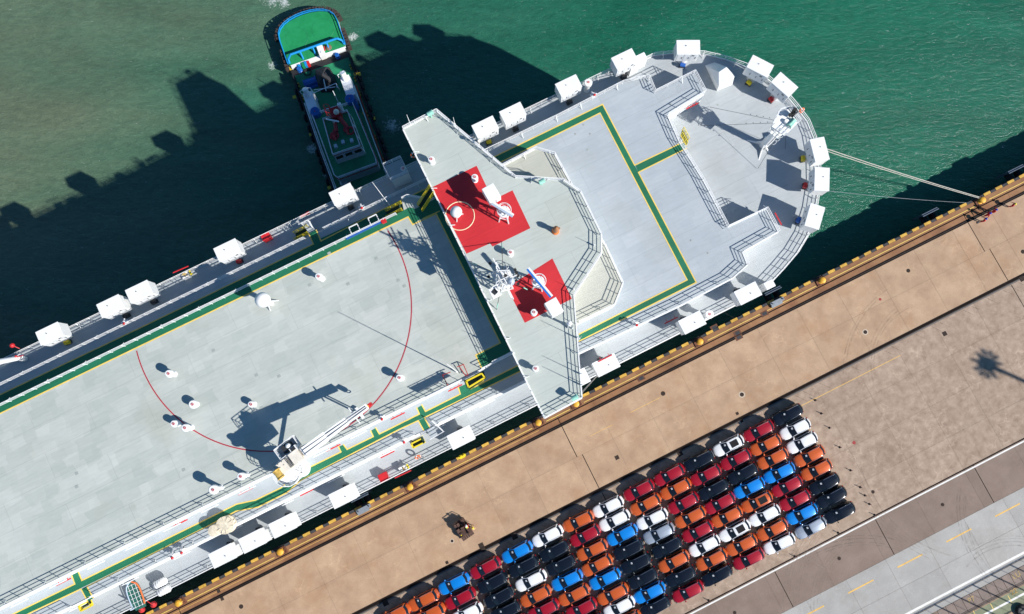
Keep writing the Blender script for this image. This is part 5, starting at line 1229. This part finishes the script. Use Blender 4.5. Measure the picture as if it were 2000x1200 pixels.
# ------------------------------------------------------------------ people
skin = mat('skin', (.45, .25, .16), .6)
def person(name_mats, pose, arms, loc, rz, label, helmet, vest=None):
    cov, boot = name_mats
    V = {}; r = {}
    def v(k, p, rr): V[k] = Vector(p); r[k] = rr
    lean = pose.get('lean', 0); st = pose.get('stride', .12)
    v('pel', (0, 0, .95), .155); v('wst', (lean*.3, 0, 1.10), .14); v('chs', (lean*.8, 0, 1.33), .17); v('nk', (lean*1.1, 0, 1.50), .065); v('hd0', (lean*1.2, 0, 1.58), .075); v('hd', (lean*1.3, 0, 1.67), .10); v('hd1', (lean*1.3, 0, 1.76), .075)
    for s_, k in ((1, 'l'), (-1, 'r')):
        f = st*s_; v('hip'+k, (0, s_*.10, .90), .105); v('kn'+k, (f*.6+.02, s_*.12, .50), .07); v('an'+k, (f, s_*.12, .10), .05); v('to'+k, (f+.17, s_*.14, .05), .045)
        v('sh'+k, (lean*.95, s_*.20, 1.43), .075); a = arms[0 if s_ == 1 else 1]; v('el'+k, (lean*.9+a[0], s_*(.27+a[1]), 1.43+a[2]), .05); v('wr'+k, (lean*.9+a[3], s_*(.27+a[4]), 1.43+a[5]), .036); v('hn'+k, (lean*.9+a[3]*1.12+.02, s_*(.27+a[4]*1.05), 1.43+a[5]*1.1), .042)
    keys = list(V); idx = {k: i for i, k in enumerate(keys)}
    E_ = [('pel', 'wst'), ('wst', 'chs'), ('chs', 'nk'), ('nk', 'hd0'), ('hd0', 'hd'), ('hd', 'hd1')]
    for k in 'lr': E_ += [('pel', 'hip'+k), ('hip'+k, 'kn'+k), ('kn'+k, 'an'+k), ('an'+k, 'to'+k), ('chs', 'sh'+k), ('sh'+k, 'el'+k), ('el'+k, 'wr'+k), ('wr'+k, 'hn'+k)]
    me = bpy.data.meshes.new('b'); me.from_pydata([V[k] for k in keys], [(idx[a], idx[b]) for a, b in E_], []); t = bpy.data.objects.new('t', me); COL.objects.link(t)
    md = t.modifiers.new('k', 'SKIN'); 
    for i, k in enumerate(keys): r[k] *= 1.0 if k in ('hnl', 'hnr', 'wrl', 'wrr', 'hd', 'hd0', 'hd1', 'nk') else 1.22; me.skin_vertices[0].data[i].radius = (r[k], r[k]*(1.15 if k in ('chs', 'wst', 'pel') else 1)); me.skin_vertices[0].data[i].use_root = (k == 'pel')
    t.modifiers.new('s', 'SUBSURF').levels = 1
    dg = bpy.context.evaluated_depsgraph_get(); m2 = bpy.data.meshes.new_from_object(t.evaluated_get(dg)); bpy.data.objects.remove(t); m2.name = 'body'
    m2.materials.clear(); [m2.materials.append(m) for m in (cov, skin, boot)]
    hands = [V['hnl'], V['hnr']]
    for p in m2.polygons:
        c = p.center; p.use_smooth = True
        p.material_index = 1 if (c.z > 1.50 or min((c-h).length for h in hands) < .085) else 2 if c.z < .16 else 0
    R = empty('person', (0, 0, 0)); o = bpy.data.objects.new('body', m2); COL.objects.link(o); place(o, (0, 0, 0), R)
    hd = V['hd1']
    mb = MB(); mb.lathe((hd.x, hd.y, hd.z-.06), [(.165, 0), (.15, .02), (.135, .03), (.13, .09), (.09, .15), (.02, .175)], 14); mb.box((hd.x+.14, hd.y, hd.z-.05), (.09, .16, .015)); build(mb, 'helmet', helmet, R, True)
    for k in 'lr':      # fingers
        h = V['hn'+k]; d = (V['hn'+k]-V['wr'+k]).normalized(); sd = d.cross(Vector((1, 0, 0))).normalized() if abs(d.x) < .9 else Vector((0, 1, 0)); mb = MB()
        for q in range(4): a = h+sd*(-.03+.02*q)+d*.03; mb.tube(a, a+d*(.055-.006*abs(q-1.5)), .009, 5); mb.tube(a+d*.05, a+d*.06+Vector((.025, 0, -.02)), .008, 5)
        mb.tube(h+sd*.035, h+sd*.06+d*.045, .01, 5); build(mb, 'fingers', skin, R)
    mb = MB(); mb.tube((hd.x+.085, hd.y, hd.z-.10), (hd.x+.115, hd.y, hd.z-.12), .016, 5); mb.ball((hd.x, hd.y+.09, hd.z-.10), .022, 6, 4); mb.ball((hd.x, hd.y-.09, hd.z-.10), .022, 6, 4); build(mb, 'nose_and_ears', skin, R)
    mb = MB(); mb.ball((hd.x+.088, .033, hd.z-.075), .011, 6, 4); mb.ball((hd.x+.088, -.033, hd.z-.075), .011, 6, 4); mb.box((hd.x+.088, 0, hd.z-.155), (.01, .045, .01)); build(mb, 'eyes_and_mouth', darkmetal, R)
    if vest:
        mb = MB(); mb.lathe((lean*.7, 0, 1.05), [(.195, 0), (.205, .15), (.21, .30), (.17, .42)], 14); build(mb, 'hi_vis_vest', vest, R, True)
    R.location = loc; R.rotation_euler = (0, 0, rz); tag(R, label, 'person'); return R
redc = mat('red_coverall', (.55, .02, .03), .8, var=.15, scale=6); boot = mat('work_boots', (.03, .025, .02), .8)
yh = mat('yellow_helmet', (.8, .6, .05), .4); bh = mat('blue_helmet', (.02, .05, .45), .4); wh_ = mat('white_helmet', (.8, .8, .8), .4); hv = mat('hi_vis_yellow', (.55, .8, .08), .7); dk_ = mat('dark_work_clothes', (.04, .035, .04), .8)
down = (.05, .02, -.28, .12, .02, -.54); fwd = (.08, .0, -.26, .32, -.04, -.34); out = (-.05, .18, -.22, .1, .26, -.42)
P4 = [(1970, 405, yh, 'person in red coveralls and yellow helmet standing right of the rope bollard', (down, fwd), PI*.8),
      (1922, 422.5, bh, 'person in red coveralls, nearest the bollard of the two walking close together', (out, down), PI*.9),
      (1934, 415.5, bh, 'person in red coveralls and blue helmet just behind another near the bollard', (down, out), PI*.95),
      (1915, 434, bh, 'person in red coveralls and blue helmet carrying gear, lowest of the quay workers', (fwd, fwd), PI*.85)]
for px, py, hl, lab, ar, rz in P4:
    p = at(px, py, 0); person((redc, boot), {'lean': random.uniform(.02, .12), 'stride': random.uniform(.1, .3)}, ar, (p.x, p.y, 0), rz, lab, hl)['group'] = 'workers in red coveralls on the quay'
p = at(1910, 434, .9); mb = MB(); mb.tube((p.x-.1, p.y-.1, .75), (p.x+.25, p.y+.05, .8), .14, 10); build(mb, 'tool_bag', darkmetal, None, label='dark tool bag carried by the lowest worker in red', cat='bag')

# ------------------------------------------------------------------ flat cart loaded with brown gear
def cart():
    C = at(905, 1034, .6); ang = TH-PI/2+rad(-2)+PI*.0
    ax = at(917, 1050)-at(897, 1020); ax.z = 0; ax.normalize(); sd = Vector((-ax.y, ax.x, 0)); a = math.atan2(ax.y, ax.x); c = Vector((C.x, C.y, 0))
    R = empty('flat_cart', c, label='low brown four-wheeled cart heaped with dark gear on the open quay', cat='cart')
    bw = mat('dark_brown_wood', (.075, .04, .03), .8, var=.4, scale=4)
    for i in range(6):
        mb = MB(); q = c+sd*(-.75+.3*i)+Vector((0, 0, .5)); mb.beam(q-ax*1.35, q+ax*1.35, .27, .07); build(mb, 'plank', bw, R)
    for x in (-.95, .95):
        for y in (-.75, .75):
            q = c+ax*x+sd*y+Vector((0, 0, .22)); mb = MB(); mb.tube(q-sd*.08, q+sd*.08, .22, 14); build(mb, 'wheel', black, R)
    mb = MB(); q = c-ax*1.35+Vector((0, 0, .5)); mb.beam(q+sd*.8, q+sd*.8+Vector((0, 0, .8)), .07); mb.beam(q-sd*.8, q-sd*.8+Vector((0, 0, .8)), .07); mb.beam(q-sd*.8+Vector((0, 0, .8)), q+sd*.8+Vector((0, 0, .8)), .07); build(mb, 'end_rail', bw, R)
    bm_ = mat('brown_crate', (.12, .065, .05), .8, var=.4, scale=4)
    ws = ['at the left rear corner', 'in the rear row next to the end rail', 'in the rear row by the worker', 'at the right rear corner', 'left of the middle', 'in the middle of the load', 'right of the middle', 'with a yellow tag', 'at the lower left corner', 'at the lowest corner of the load', 'at the right front corner']
    k = 0
    for x, cols in ((-.95, 4), (-.15, 3), (.45, 2), (.95, 2)):
        for j in range(cols):
            if x == -.95 and j == 3: yy = .55
            else: yy = -.65+1.3*j/(max(1, cols-1))
            hh = random.uniform(.35, .75); q = c+ax*(x+random.uniform(-.06, .06))+sd*(yy*.95)
            mb = MB(); w, d = (.48 if x < -.5 else .55), (.32 if cols == 4 else .42)
            mb.box((q.x, q.y, .54+hh/2), (w, d, hh), a+random.uniform(-.2, .2))
            for t in (-.4, 0, .4): mb.box((q.x+ax.x*t*w, q.y+ax.y*t*w, .55+hh), (.07, d*1.06, .03), a, 0)
            o = build(mb, 'brown_crate', bm_, None, bevel=.015, label='dark brown crate on the cart, '+ws[k], cat='crate', group='brown crates heaped on the cart'); k += 1
            if k == 8:
                m3 = MB(); m3.box((q.x, q.y, .60+hh), (.12, .16, .02), a); build(m3, 'yellow_tag', yel, o)
    q = at(911, 1031, 1.5); person((redc, boot), {'lean': .25, 'stride': .15}, (fwd, fwd), (q.x+.1, q.y, .54), a+PI*.9, 'person in green-yellow hi-vis vest and red sleeves working on top of the cart', wh_, hv)
    q = at(922.5, 1031, .8); person((mat('sandy_coverall', (.78, .50, .22), .8), boot), {'lean': .1, 'stride': .1}, (down, fwd), (q.x, q.y, 0), a+PI*.5, 'person in sandy yellow clothes standing beside the loaded cart', yh)
cart()
# tyre lying at the lower right corner
p = at(1997, 1194, .3); mb = MB(); mb.torus((p.x, p.y, .28), .62, .27, 28, 12); TY = build(mb, 'loose_tyre', black, None, True, label='large black tyre lying flat at the bottom right corner', cat='tyre')
mb = MB(); mb.lathe((p.x, p.y, .1), [(.38, 0), (.38, .25)], 18); build(mb, 'hub', darkmetal, TY)

# ------------------------------------------------------------------ tugboat
def tug():
    zd = -3.7
    o0 = at(592.5, 28, zd); a = (at(592.5+.33*400, 28+.944*400, zd)-o0).normalized(); b = Vector((-a.y, a.x, 0)); 
    if b.dot(Vector((1, 0, 0))) < 0: b = -b
    T = lambda s, t, z=zd: Vector((o0.x, o0.y, 0))+a*s+b*t+Vector((0, 0, z)); ta = math.atan2(a.y, a.x)
    def loc(px, py, z): p = at(px, py, z)-o0; return p.dot(a), p.dot(b)
    R = empty('tugboat', T(14, 0, ZW), label='tugboat with green decks, blue towing bar and red fire monitors pushing the ship side', cat='tugboat')
    gdeck = mat('bright_green_deck', (.006, .215, .065), .6, col2=(.014, .28, .095), scale=.8, bump=.3); dgreen = mat('tug_green_deck', (.015, .20, .09), .6, col2=(.022, .26, .12), scale=.8)
    tb = mat('tug_blue', (.01, .26, .62), .4); tdb = mat('tug_dark_blue', (.012, .10, .38), .4); tred = mat('tug_red', (.38, .012, .02), .4, var=.2, scale=3); tw = mat('tug_white', (.78, .80, .84), .5, var=.06, scale=1)
    hullk = mat('tug_hull_black', (.018, .018, .02), .6)
    out = []
    hw = 4.75
    for i in range(13):   # stern curve
        t = PI*(1-i/12.0); out.append((3.1-3.0*math.sin(t)**.75, hw*math.cos(t)))
    body = out+[(7.2, 4.75), (9.5, 4.55), (30, 4.5), (35, 2.2), (36.3, 0), (35, -2.2), (30, -4.5), (9.5, -4.55), (7.2, -4.75)]
    mb = MB(); P = [T(s, t) for s, t in body]; mb.prism([(p.x, p.y) for p in P], ZW-1.5, zd-.02, 0, 0); build(mb, 'hull', hullk, R)
    mb = MB(); mb.prism([(T(s, t*.95).x, T(s, t*.95).y) for s, t in [(9.0, 4.55), (30, 4.5), (35, 2.2), (36.3, 0), (35, -2.2), (30, -4.5), (9.0, -4.55)]], zd-.019, zd+.005); build(mb, 'main_deck', dgreen, R)
    aft = [(s if s < 7 else 8.0, t*.93) for s, t in out]+[(8.1, 4.3), (8.1, -4.3)]
    mb = MB(); mb.prism([(T(s+.25 if s < 3 else s, t).x, T(s+.25 if s < 3 else s, t).y) for s, t in out[0:13]]+[(T(7.4, 4.45).x, T(7.4, 4.45).y), (T(7.4, -4.45).x, T(7.4, -4.45).y)], zd-.01, zd+.45, 0, 1); build(mb, 'aft_deck', [gdeck, tw], R)
    mb = MB(); P = [(7.4, -4.3), (7.4, 4.3), (7.95, 4.3), (7.95, -4.3)]; mb.prism([(T(s, t).x, T(s, t).y) for s, t in P], zd, zd+.47); build(mb, 'white_step', tw if False else white, R)
    # faint painted circles on the aft deck
    for t in (-2.1, 2.1):
        mb = MB(); c = T(3.6, t, zd+.455); mb.torus(c, 1.7, .02, 32, 3); build(mb, 'deck_ring', dgreen, R)
    # blue bulwark rail round the stern
    mb = MB(); Z = Vector((0, 0, 1.0)); rp = [T(7.3, -4.65, zd+.45)]+[T(s+.15, t*.965, zd+.45) for s, t in out[::-1]]+[T(7.3, 4.65, zd+.45)]
    rp = [T(s+.12, t*.97, zd+.45) for s, t in out]; rp = [T(7.2, -4.6, zd+.45)]+rp+[T(7.2, 4.6, zd+.45)] if rp[0].dot(b) < rp[-1].dot(b) else [T(7.2, 4.6, zd+.45)]+rp+[T(7.2, -4.6, zd+.45)]
    for p, q in zip(rp[:-1], rp[1:]): mb.beam(p+Vector((0, 0, .12)), q+Vector((0, 0, .12)), .07, .26); mb.tube(p+Vector((0, 0, .6)), q+Vector((0, 0, .6)), .055, 6); mb.beam(p+Vector((0, 0, .2)), p+Vector((0, 0, .6)), .07)
    build(mb, 'bulwark', tb, R)
    # ribbed rubber blocks round the stern
    pts = [T(s, t) for s, t in out]; tot = 0; seg = []
    dense = []
    for p, q in zip(pts[:-1], pts[1:]):
        for k in range(8): dense.append(p.lerp(q, k/8))
    acc = 0; last = dense[0]; cen = T(4, 0); brk = mat('brown_rubber', (.05, .035, .03), .8, var=.4, scale=3)
    for p in dense[1:]:
        acc += (p-last).length
        if acc > .42:
            dd = (p-last).normalized(); nn = Vector((-dd.y, dd.x, 0)); nn = nn if nn.dot(p-cen) > 0 else -nn
            if nn.dot(p-cen) > 0:
                mb = MB(); c = p+nn*.32; mb.box((c.x, c.y, zd-.1), (.36, .72, .95), math.atan2(dd.y, dd.x)); mb.box((c.x+nn.x*.3, c.y+nn.y*.3, zd-.1), (.28, .2, .75), math.atan2(dd.y, dd.x))
                build(mb, 'rubber_fender_block', brk, R)
            acc = 0
        last = p
    for sgn in (-1, 1):
        for s in (4.6, 5.2, 5.8, 6.4, 7.0, 7.6):
            mb = MB(); c = T(s, sgn*4.98, zd-.1); mb.box(c, (.40, .55, .9), ta); build(mb, 'rubber_fender_block', brk, R)
        for s in (11.5, 12.7, 13.9, 15.8, 17.6, 19.2, 21.6, 23.0, 24.4, 26.4, 28.2):
            mb = MB(); c = T(s, sgn*4.85, zd-.35); mb.torus(c, .46, .2, 18, 8, (b.x, b.y, .25)); build(mb, 'tyre_fender', black, R, True)
            
        mb = MB(); mb.beam(T(9, sgn*4.5, zd+.35), T(30, sgn*4.45, zd+.35), .14, .75); mb.beam(T(9, sgn*4.62, zd-.3), T(30, sgn*4.6, zd-.3), .3, .3); build(mb, 'side_bulwark', hullk, R)
        for s in (10.5, 12.6, 15, 18.4, 22.3, 26): mb = MB(); mb.tube(T(s, sgn*4.15, zd), T(s, sgn*4.15, zd+.5), .13, 8); mb.tube(T(s+.5, sgn*4.15, zd), T(s+.5, sgn*4.15, zd+.5), .13, 8); build(mb, 'bitt', mat('bitt_ochre', (.42, .28, .04), .6) if 'bitt_ochre' not in bpy.data.materials else bpy.data.materials['bitt_ochre'], R)
    # towing bar: bent blue pipe arch on legs
    mb = MB(); z = zd+1.5; pp = [T(7.0, -4.4, zd+.45), T(6.6, -4.3, z-.5), T(6.3, -3.7, z)]+[T(6.3, -3.7+7.4*k/6, z) for k in range(1, 6)]+[T(6.3, 3.7, z), T(6.6, 4.3, z-.5), T(7.0, 4.4, zd+.45)]
    mb.path(pp, .17, 10)
    for t in (-2.2, -.2, 2.0): mb.tube(T(6.3, t, z), T(7.1, t, zd+.4), .13, 8)
    build(mb, 'towing_bar', tb, R)
    s, t = loc(627, 100, zd+1.2); mb = MB(); mb.box(T(s, t, zd+.7), (1.7, .9, 1.3), ta); mb.lathe(T(s+.3, t+.05, zd+1.35), [(.22, 0), (.22, .08)], 10); build(mb, 'capstan_housing', white, R, bevel=.03)
    s, t = loc(641, 92, zd+.7); mb = MB()
    for k in range(4): mb.torus(T(s, t, zd+.5+.1*k), .42-.07*k, .07, 18, 6)
    build(mb, 'coiled_rope', mat('brown_rope', (.2, .13, .09), .9), R); 
    mb = MB(); mb.tube(T(s-.2, t-.55, zd+.9), T(s+.5, t-.65, zd+.9), .10, 8); build(mb, 'red_valve', redp, R)
    for px, py, mm in ((585, 131, tb), (592, 127, gdeck), (597, 125, tb), (602, 124, redp)):
        s, t = loc(px, py, zd+.6); mb = MB(); mb.box(T(s, t, zd+.35), (.75, .42, .7), ta); build(mb, 'deck_bin', mm, R, bevel=.03)
    for px, py in ((584, 135), (658, 108)):
        s, t = loc(px, py, zd+.6); mb = MB(); mb.lathe(T(s, t, zd), [(.4, 0), (.25, .15), (.22, .6), (.36, .7), (.3, .8)], 12); build(mb, 'capstan', tdb, R, True)
    for px, py, w in ((570, 133, .8), (633, 113, .8), (668, 97, .8), (695, 145, .6), (575, 190, .5), (702, 145, .4), (692, 172, .4), (710, 222, .3), (731, 231, .3), (606, 264, .3), (643, 367, .5)):
        s, t = loc(px, py, zd+.1); mb = MB(); mb.box(T(s, t, zd+.1), (.5, w, .12), ta); build(mb, 'yellow_marking', mat('tug_yellow', (.6, .42, .03), .6) if 'tug_yellow' not in bpy.data.materials else bpy.data.materials['tug_yellow'], R)
    # covered winch
    s, t = loc(632, 148, zd+1.6); mb = MB(); bmx = bmesh.new()
    cs = [T(s+x, t+y, zd+z) for x, y, z in ((-1.6, -1.2, .0), (-1.7, 1.1, .0), (1.5, 1.4, .0), (1.7, -1.3, .0), (-1.3, -.9, 1.5), (-1.2, .8, 1.7), (1.1, 1.0, 1.4), (1.0, -1.0, 1.9), (0, 0, 2.3), (-.3, -1.4, .9), (.3, 1.5, .8), (2.2, .3, .2))]
    for p in cs: bmx.verts.new(p)
    bmesh.ops.convex_hull(bmx, input=bmx.verts[:]); bmx.verts.index_update(); mb.add([v.co.copy() for v in bmx.verts], [[v.index for v in f.verts] for f in bmx.faces]); bmx.free()
    build(mb, 'winch_cover', mat('black_canvas', (.022, .022, .026), .8, bump=.6, bscale=3, var=.2, scale=2), R)
    s, t = loc(606, 160, zd+.8); mb = MB(); mb.tube(T(s, t-.9, zd+.7), T(s, t+.9, zd+.7), .45, 12); mb.tube(T(s, t-1.0, zd+.7), T(s, t-.9, zd+.7), .65, 14); mb.tube(T(s, t+.9, zd+.7), T(s, t+1.0, zd+.7), .65, 14); mb.box(T(s, t, zd+.2), (1.6, 2.0, .4), ta); build(mb, 'anchor_windlass', tdb, R)
    mb = MB()
    for k in range(3): s, t = loc(601, 142, zd); mb.torus(T(s, t, zd+.1), .6-.1*k, .03, 20, 4, (.1*k, .1, 1))
    build(mb, 'black_hose', black, R)
    # exhaust funnels
    for sg, px, py in ((-1, 606, 200), (1, 679, 168)):
        s, t = loc(px, py, zd+3.2); F_ = MB(); F_.box(T(s, t, zd+1.6), (3.6, 1.5, 3.2), ta, taper=.9); F_.tube(T(s-1.0, t, zd+3.1), T(s-1.7, t, zd+4.3), .42, 12); fo = build(F_, 'funnel_casing', tw, R)
        mb = MB(); mb.path([T(s-1.6, t-.8, zd+3.3), T(s-1.6, t-.8, zd+4.2), T(s-1.9, t+.2, zd+4.2), T(s-1.9, t+.2, zd+3.3)], .05, 6); build(mb, 'guard_rail', tw, fo)
        q = loc(615 if sg < 0 else 683, 218 if sg < 0 else 193, zd+3.9); mb = MB(); mb.lathe(T(q[0], q[1], zd), [(.72, 0), (.72, 3.9), (.6, 4.0)], 22); mb.lathe(T(q[0], q[1], zd+4.0), [(.08, 0), (.05, .15)], 8, 1); build(mb, 'blue_funnel', [tdb, redp], R, True)
    # white pipework gantry between the funnels
    mb = MB(); z = zd+2.8
    for A_, B_ in (((592, 172), (606, 172)), ((606, 172), (612, 182)), ((612, 182), (656, 163)), ((656, 163), (659, 172)), ((613, 176), (655, 170)), ((632, 155), (637, 178))):
        p, q = at(*A_, z), at(*B_, z); mb.tube(p, q, .06, 6)
    for q_ in ((606, 172), (656, 163), (612, 182)): p = at(*q_, z); mb.tube(p, Vector((p.x, p.y, zd)), .06, 6)
    build(mb, 'pipe_gantry', tw, R)
    # deckhouse and wheelhouse
    h1 = 2.9
    Dk = [(18.0, -3.2), (26.2, -3.2), (27.0, -2.6), (27.0, 2.8), (26.2, 3.4), (18.0, 3.4)]
    Dk = [loc(*q, zd+h1) for q in ((612, 227), (655, 345), (662, 350), (737, 322), (735, 312), (690, 203))]
    mb = MB(); mb.prism([(T(s, t).x, T(s, t).y) for s, t in Dk], zd, zd+h1, 1, 0); dh = build(mb, 'deckhouse', [tw, dgreen], R)
    railing([T(s, t, zd+h1) for s, t in Dk], 1.0, True, 1.3, parent=R, brace=0, r=.04, m=tw, name='deckhouse_railing')
    mb = MB(); P = [T(s, t, zd+h1-.2) for s, t in Dk]
    for p, q in zip(P, P[1:]+P[:1]): mb.beam(p, q, .2, .07)
    build(mb, 'rubbing_band', tred, R)
    h2 = zd+h1+2.6
    Wk = [loc(*q, h2) for q in ((633, 236), (652, 305), (705, 287), (680, 219))]
    Wb = [(s+(.35 if i in (1, 2) else 0), t+(-.15 if i in (0, 1) else .15)) for i, (s, t) in enumerate(Wk)]
    mb = MB(); A = [T(s, t, h2) for s, t in Wk]; B = [T(s, t, zd+h1) for s, t in Wb]
    mb.add(A, [(0, 1, 2, 3)], 1); mb.add(B, [(3, 2, 1, 0)]); mb.add(B+A, [(i, (i+1) % 4, 4+(i+1) % 4, 4+i) for i in range(4)]); wh = build(mb, 'wheelhouse', [tw, dgreen], R)
    for i in range(4):
        p, q = A[i], A[(i+1) % 4]; p2, q2 = B[i], B[(i+1) % 4]; nn = (q-p).cross(Vector((0, 0, 1))).normalized(); cc = sum(A, Vector())/4
        if nn.dot(p-cc) < 0: nn = -nn
        k = 3
        for j in range(k):
            u0, u1 = (j+.14)/k, (j+.86)/k; pt = lambda u, v: (p.lerp(q, u)).lerp(p2.lerp(q2, u), v)+nn*.03
            mb = MB(); quad = [pt(u0, .18), pt(u1, .18), pt(u1, .48), pt(u0, .48)]; mb.add(quad+[x-nn*.04 for x in quad], [(0, 1, 2, 3), (7, 6, 5, 4), (0, 4, 5, 1), (1, 5, 6, 2), (2, 6, 7, 3), (3, 7, 4, 0)]); build(mb, 'window', glass, wh)
    railing([x+Vector((0, 0, .01)) for x in A], .9, True, 1.2, parent=R, brace=0, r=.035, m=tw, name='roof_railing')
    mb = MB()
    for p, q in zip(A, A[1:]+A[:1]): mb.beam(p+Vector((0, 0, .12)), q+Vector((0, 0, .12)), .1, .08)
    build(mb, 'roof_pipe', tred, R)
    # monitor tower and fire monitors
    mt = MB(); s, t = loc(655, 222, h2+1.0); mt.box(T(s, t, h2+.8), (1.9, 1.5, 1.6), ta, taper=.8); mt.tube(T(s+.6, t+.3, h2+1.2), T(s+2.4, t+.9, h2+.6), .30, 10); mt.tube(T(s+1.2, t-.5, h2+.8), T(s+2.4, t-.7, h2+.6), .28, 10)
    mt.torus(T(s+2.9, t-1.2, h2+.6), .55, .13, 16, 8); mt.torus(T(s+3.0, t+1.2, h2+.6), .5, .16, 16, 8)
    for px, py in ((652, 265), (676, 254)):
        q = loc(px, py, h2+.6); mt.lathe(T(q[0], q[1], h2), [(.35, 0), (.3, .4), (.42, .5), (.4, .75)], 12); mt.tube(T(q[0], q[1], h2+.7), T(q[0]+.9, q[1]+.1, h2+.9), .17, 10, 0, .12)
        mt.tube(T(q[0]-.9, q[1]+.3, h2+.4), T(q[0], q[1], h2+.4), .2, 8)
    build(mt, 'fire_monitor', tred, R)
    mb = MB(); s, t = loc(637, 208, h2+2.4)
    for k in range(3): mb.torus(T(s+.35*k, t, h2+2.2-.4*k), .45, .045, 18, 5, (.5, .3, 1))
    for k in range(5): an = 2*PI*k/5; mb.tube(T(s+.45*math.cos(an), t+.45*math.sin(an), h2+2.2), T(s+.8+.45*math.cos(an), t+.45*math.sin(an), h2+1.0), .03, 5)
    build(mb, 'mast_cage', mat('tug_bright_red', (.65, .03, .04), .45), R)
    mb = MB(); p, q = at(637, 233, h2+2.0), at(662, 238, h2+2.0); mb.beam(p, q, .2, .2); mb.tube(p.lerp(q, .5), p.lerp(q, .5)-Vector((0, 0, 1.2)), .12, 8); build(mb, 'radar_scanner', white, R)
    s, t = loc(657, 219, h2+2.2); mb = MB(); mb.ball(T(s, t, h2+2.2), .42, 14, 8); mb.tube(T(s, t, h2+1), T(s, t, h2+2), .12, 8); build(mb, 'satellite_dome', cream, R, True)
    mb = MB(); p = at(662, 203, h2+2); q = at(650, 178, h2+5.5); mb.tube(p, q, .05, 6); mb.tube(p+Vector((.2, -.6, -1.5)), p, .3, 8); build(mb, 'mast_pole', tw, R)
    for px, py in ((656, 286), (687, 275), (670, 278)):
        s, t = loc(px, py, h2+.5); mb = MB(); mb.tube(T(s-.25, t, h2+.5), T(s+.3, t, h2+.55), .26, 12); mb.tube(T(s, t, h2), T(s, t, h2+.4), .07, 6); build(mb, 'search_light', galv2, R, True)
    # long pipes along the side decks, hose reel at the bow
    for t0, t1 in ((-3.95, -3.75), (3.75, 3.9)):
        for dt, mm in ((0, tw), (.28 if t0 > 0 else -.22, tred if t0 > 0 else tw)):
            mb = MB(); mb.path([T(14, t0+dt, zd+1.0), T(22, t0+dt, zd+1.0), T(31, t1+dt, zd+1.0)], .07, 6)
            for k in range(8): p = T(14+2.3*k, t0+dt, zd+1.0); mb.tube(p, p-Vector((0, 0, 1)), .04, 5)
            build(mb, 'side_pipe', mm, R)
    s, t = loc(671, 357, zd+.6); mb = MB(); mb.torus(T(s, t, zd+.6), .5, .05, 20, 5, (.3, .2, 1)); mb.torus(T(s, t, zd+.9), .38, .05, 20, 5, (.3, .2, 1)); build(mb, 'hose_reel', tw, R)
tug()
